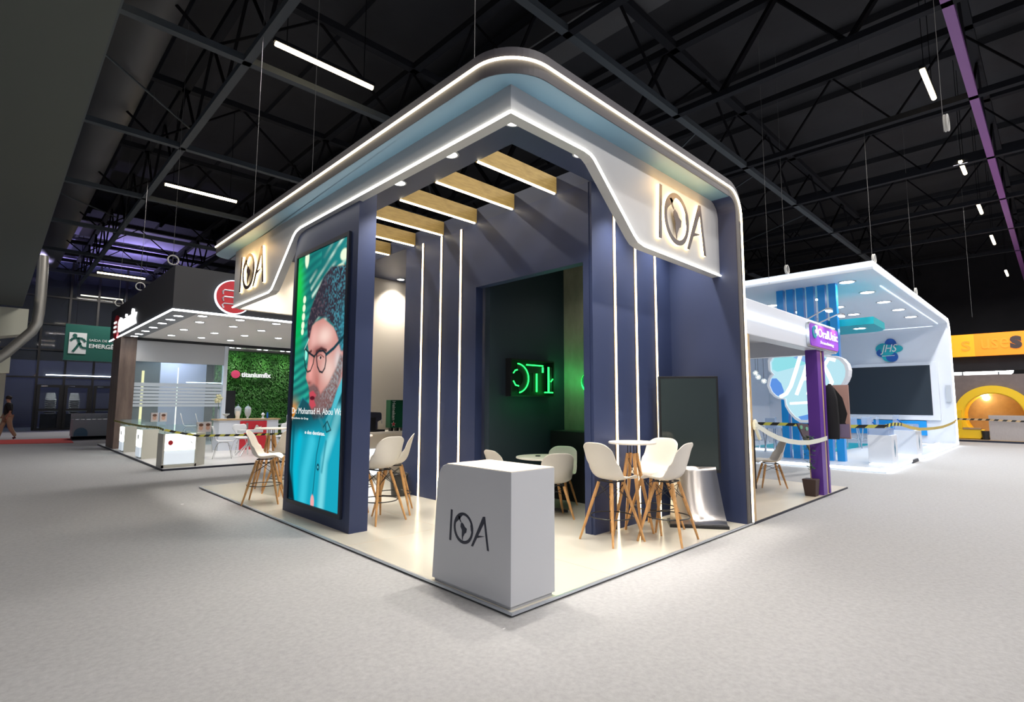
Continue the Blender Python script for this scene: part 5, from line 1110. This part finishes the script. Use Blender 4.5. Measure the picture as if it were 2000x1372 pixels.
# display cubes
M['ledsoft'] = emis('soft_base_light', (.9, .96, 1), 2.0)
for i, (x0, y0, x1, y1, zt2) in enumerate(((12.35, .02, 12.95, .50, .79), (15.6, .06, 16.45, .58, .80))):
    t = thing('display_cube', ['nearer white display cube on the blue stand with clear bins on top', 'farther white display cube on the blue stand with clear bins on top'][i], 'display cube', ((x0+x1)/2, (y0+y1)/2, .1), 'white display cubes')
    obj('body', MB().box(x0, y0, .14, x1, y1, zt2), M['jhsw'], t, bev=.004); obj('base_light', MB().box(x0-.12, y0+.03, .101, x1-.05, y1-.03, .125), M['ledsoft'], t)
    obj('logo_print', MB().prism([((x0+x1)/2+q[0], .48+q[1]) for q in ((0, .2), (.05, .08), (.08, 0), (.04, -.1), (0, -.2), (-.04, -.08), (-.07, .02), (-.03, .1))], 'y', y0-.004, y0-.0005), mat('blue_grey_print', (.08, .22, .34), .5), t)
    for k in range(4): obj('bin', MB().box(x0+.02+(x1-x0)*k/4, y0+.05, zt2, x0+(x1-x0)*(k+1)/4, y1-.04, zt2+.16), M['acryl'], t)
    obj('clear_shield', MB().box(x0, y1-.02, zt2, x1, y1-.01, zt2+.42), M['acryl'], t)
    obj('wand', MB().bar((x0+.1, y1-.1, zt2+.3), (x0+.25, y1-.25, zt2+.1), .025), M['blue2'], t)
# clear stools row
def make_clear():
    t = thing('clear_stool', 'x', 'stool', (0, 0, 0))
    obj('seat', MB().box(-.18, -.18, .70, .18, .18, .73), M['acryl'], t, bev=.01); obj('backrest', MB().box(.16, -.17, .73, .18, .17, 1.0), M['acryl'], t)
    for sx in (-1, 1):
        for sy in (-1, 1): obj('leg', MB().tube([(sx*.14, sy*.14, .70), (sx*.2, sy*.2, 0)], .018, 6), M['chromec'], t)
    obj('foot_rail', MB().tube([(.18*math.cos(a), .18*math.sin(a), .3) for a in np.linspace(0, 2*PI, 17)[:-1]], .008, 5, closed=True), M['chromec'], t); return t
M['chromec'] = mat('pale_chrome', (.55, .62, .72), .25, metal=.7)
cs0 = make_clear()
for i, (x, y) in enumerate(((17.0, 2.55), (17.6, 2.05), (18.3, 1.7), (16.4, 3.1), (19.2, 1.5), (15.2, 3.4), (14.4, 3.9), (14.0, 3.2))):
    place(cs0 if i == 0 else copy_tree(cs0), x, y, .1, .4*i, ['clear acrylic stool right of the rightmost blue slat', 'second clear acrylic stool right of the blue slats', 'third clear acrylic stool right of the blue slats', 'clear acrylic stool just left of the rightmost blue slat', 'clear acrylic stool behind the nearer white display cube', 'clear acrylic stool behind the middle blue slats', 'clear acrylic stool behind the left blue slats', 'clear acrylic stool behind the cloud sign, lower left'][i], 'clear acrylic stools')
top('teal_mat', 'teal floor strip behind the clear stools', 'mat', MB().box(15.6, 2.0, .1, 20, 4.5, .112), M['teal'])
top('floor_light_bar', 'white light bar on the floor behind the blue slats', 'light strip', MB().box(14.6, 3.0, .1, 14.66, 5.2, .13), M['ledb'])
# background behind the purple stand: grey lounge with globe pendants
top('lounge_wall', 'grey wall of a stand far behind the shell chairs', 'wall', MB().box(17.5, 6.9, 0, 17.7, 13, 3.1), mat('mauve_grey', (.22, .19, .20), .8))
top('lounge_screen', 'dark glass front of the far lounge behind the shell chairs', 'window', MB().box(17.4, 7.3, 1.0, 17.495, 9.4, 2.05), mat('slate_glass', (.06, .10, .13), .3))
top('lounge_light', 'white light bar above the dark lounge front', 'light strip', MB().box(17.42, 7.2, 2.12, 17.5, 9.5, 2.17), M['ledb'])
top('lounge_counter', 'tan counter of the far lounge cluttered with small things', 'counter', MB().box(16.6, 6.9, 0, 17.1, 9.6, 1.05), mat('clutter_tan', (.33, .28, .24), .7, noise=.6, nscale=4))
for i, (a, b) in enumerate(((1476, 729), (1481, 737), (1492, 745))):
    c = px(a, b, 'x', 14.5); t = thing('pendant_lamp', ['left', 'middle', 'right'][i]+' of the three glass globe pendants behind the tan post', 'lamp', c, 'globe pendants')
    obj('globe', MB().sphere(c, .085, 12, 8), M['acryl'], t, smooth=True); obj('bulb', MB().sphere(c, .035, 8, 6), M['tube'], t); obj('cord', MB().bar((c[0], c[1], c[2]+.09), (c[0], c[1], 3.3), .008), M['black'], t)
top('pendant_rail', 'black rail carrying the globe pendants', 'rail', MB().box(14.4, 4.9, 3.3, 14.6, 6.6, 3.34), M['black'])
# hazard tape along the blue stand
hazard('hazard_tape', 'yellow and black hazard tape across the front of the blue stand', [(11.38, 3.6, 1.0), (11.38, 2.2, 1.02), (11.40, .9, 1.0), (11.45, -.03, 1.03), (12.3, -.05, 1.06), (13.2, -.05, 1.03)], .075, .17)
m = MB(); P = [(13.2, -.05, 1.03), (14.2, -.05, .93), (15.4, -.05, .85), (16.6, -.05, .82), (18, -.05, .80), (19.5, -.05, .80), (21, -.05, .84), (22.3, -.05, .90), (23.1, -.03, .97)]
for a, b in zip(P, P[1:]): m.add([(a[0], a[1], a[2]-.04), (b[0], b[1], b[2]-.04), (b[0], b[1], b[2]+.04), (a[0], a[1], a[2]+.04)], [(0, 1, 2, 3)])
top('yellow_tape', 'sagging plain yellow back of the tape running to the end wall of the blue stand', 'tape', m, mat('dull_yellow_tape', (.55, .42, .10), .5), recalc=False, solid=.002)

# ================================================================== ORANGE BANNER STAND AT THE FAR RIGHT
t = thing('stand_banner', 'long orange banner with a dark letter s at the far right', 'banner', (26.8, -4, 3.5))
obj('orange_field', MB().box(26.8, -12, 3.56, 26.95, -.40, 4.50), M['orange'], t); obj('amber_field', MB().box(26.8, -.40, 3.56, 26.95, 1.2, 4.50), M['orange2'], t)
obj('lettering', text('s', (26.79, -1.50, 3.80), (0, -1, 0), (0, 0, 1), .36, .52, .01, bold=.05), M['letter'], t)
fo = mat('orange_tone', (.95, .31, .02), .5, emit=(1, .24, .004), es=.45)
obj('faint_lettering', text('use', (26.785, -.62, 3.85), (0, -1, 0), (0, 0, 1), .85, .42, .004), fo, t); obj('faint_lettering', text('s', (26.785, .02, 3.80), (0, -1, 0), (0, 0, 1), .30, .42, .004), fo, t)
top('dark_header', 'black header band under the orange banner', 'header', MB().box(27.2, -12, 2.95, 27.6, 2, 3.55), M['roof'])
top('white_upper_box', 'small bright white stand corner showing above the taupe wall', 'wall', MB().box(30, -1.3, 0, 30.2, 1.2, 3.45), M['jhsw'])
for i, (y, z) in enumerate(((.35, 3.25), (-.9, 3.2), (-1.25, 3.05))):
    t = thing('floodlight', ['left', 'middle', 'right'][i]+' bright white floodlight over the taupe wall', 'floodlight', (29.8, y, z), 'floodlights'); obj('lens', MB().sphere((29.8, y, z), .17, 10, 6), M['lampb'], t); obj('bracket', MB().box(29.88, y-.02, 0.1, 29.99, y+.02, z), M['black'], t)
point('flood_light', (29.4, 0, 3.1), 60, radius=.1)
t = thing('arch_booth', 'taupe wall with a yellow round arched niche and lamp', 'booth', (27, -.8, 0))
AC = (-.82, 1.06); Ro, Ri = 1.26, .96
def circ(r, n=48): return [(AC[0]+r*math.cos(a), AC[1]+r*math.sin(a)) for a in np.linspace(0, 2*PI, n+1)[:-1]]
# wall pieces around the round opening
hole = arc(AC[0], AC[1], Ri, -40, 220, 24)
wallp = [(-12, .12), (hole[-1][0], .12)]+hole[::-1]+[(hole[0][0], .12), (1.4, .12), (1.4, 2.78), (-12, 2.78)]
obj('wall_front', MB().prism(wallp, 'x', 27.0, 27.12), M['taupe'], t)
obj('arch_ring', MB().ring_prism(arc(AC[0], AC[1], Ro, -45, 225, 36), arc(AC[0], AC[1], Ri, -45, 225, 36), 'x', 26.85, 26.999), M['yellow'], t)
obj('niche_lining', MB().ring_prism(arc(AC[0], AC[1], Ri, -45, 225, 36), arc(AC[0], AC[1], Ri-.03, -45, 225, 36), 'x', 26.9, 28.2), M['yellow'], t)
obj('niche_back', MB().box(28.2, -2.2, .1, 28.3, .6, 2.4), M['brown'], t)
cb = px(1926, 777, 'x', 28.15)
obj('round_lamp', MB().prism([(cb[1]+.13*math.cos(a), cb[2]+.13*math.sin(a)) for a in np.linspace(0, 2*PI, 21)[:-1]], 'x', 28.15, 28.19), M['tube'], t)
point('niche_light', (27.7, cb[1], cb[2]), 22, t, col=(1, .82, .5), radius=.1)
t = thing('yellow_bench', 'yellow bench with cushion at the left of the arched niche', 'bench', (26.8, .2, .1))
obj('seat_block', MB().prism([(.42, .12), (-.38, .12), (-.52, .36), (-.52, .50), (.42, .50)], 'x', 26.6, 26.98), M['yellow'], t, bev=.02); obj('backrest', MB().box(26.6, .18, .50, 26.98, .42, 1.3), M['yellow'], t); obj('cushion', MB().box(26.58, -.42, .50, 26.97, .16, .57), M['brown'], t)
top('service_counter', 'pale grey counter in front of the arched niche', 'counter', MB().box(26.45, -4.5, .1, 26.62, -.68, 1.10), mat('grey_wood', (.40, .37, .37), .6, noise=.1, nscale=8, stretch=(1, 8, 1)))
lathing('waste_bin', 'black waste bin between the yellow bench and the pale counter', 'bin', [(.10, 0), (.14, .36)], (26.5, -.55, .1), M['binm'])
t = thing('stand_platform', 'low platform of the orange stand with a dark blue edge', 'platform', (30, -5, 0))
obj('deck', MB().box(26.4, -12, 0, 31, 1.4, .10), M['tan'], t); obj('edge', MB().box(26.38, -12, 0, 26.4, 1.4, .075), M['ink'], t)
top('tall_cabinet', 'dark tall cabinet just right of the blue stand wall', 'cabinet', MB().box(27.0-.3, .52, .1, 26.98, 1.2, 2.35), M['black'])
hazard('hazard_tape', 'hazard tape in front of the yellow arched niche', [(26.3, .5, .93), (26.3, -.7, .92), (26.3, -1.6, .88), (26.3, -4, .85)], .07, .12, [M['tan'], M['tapek']])
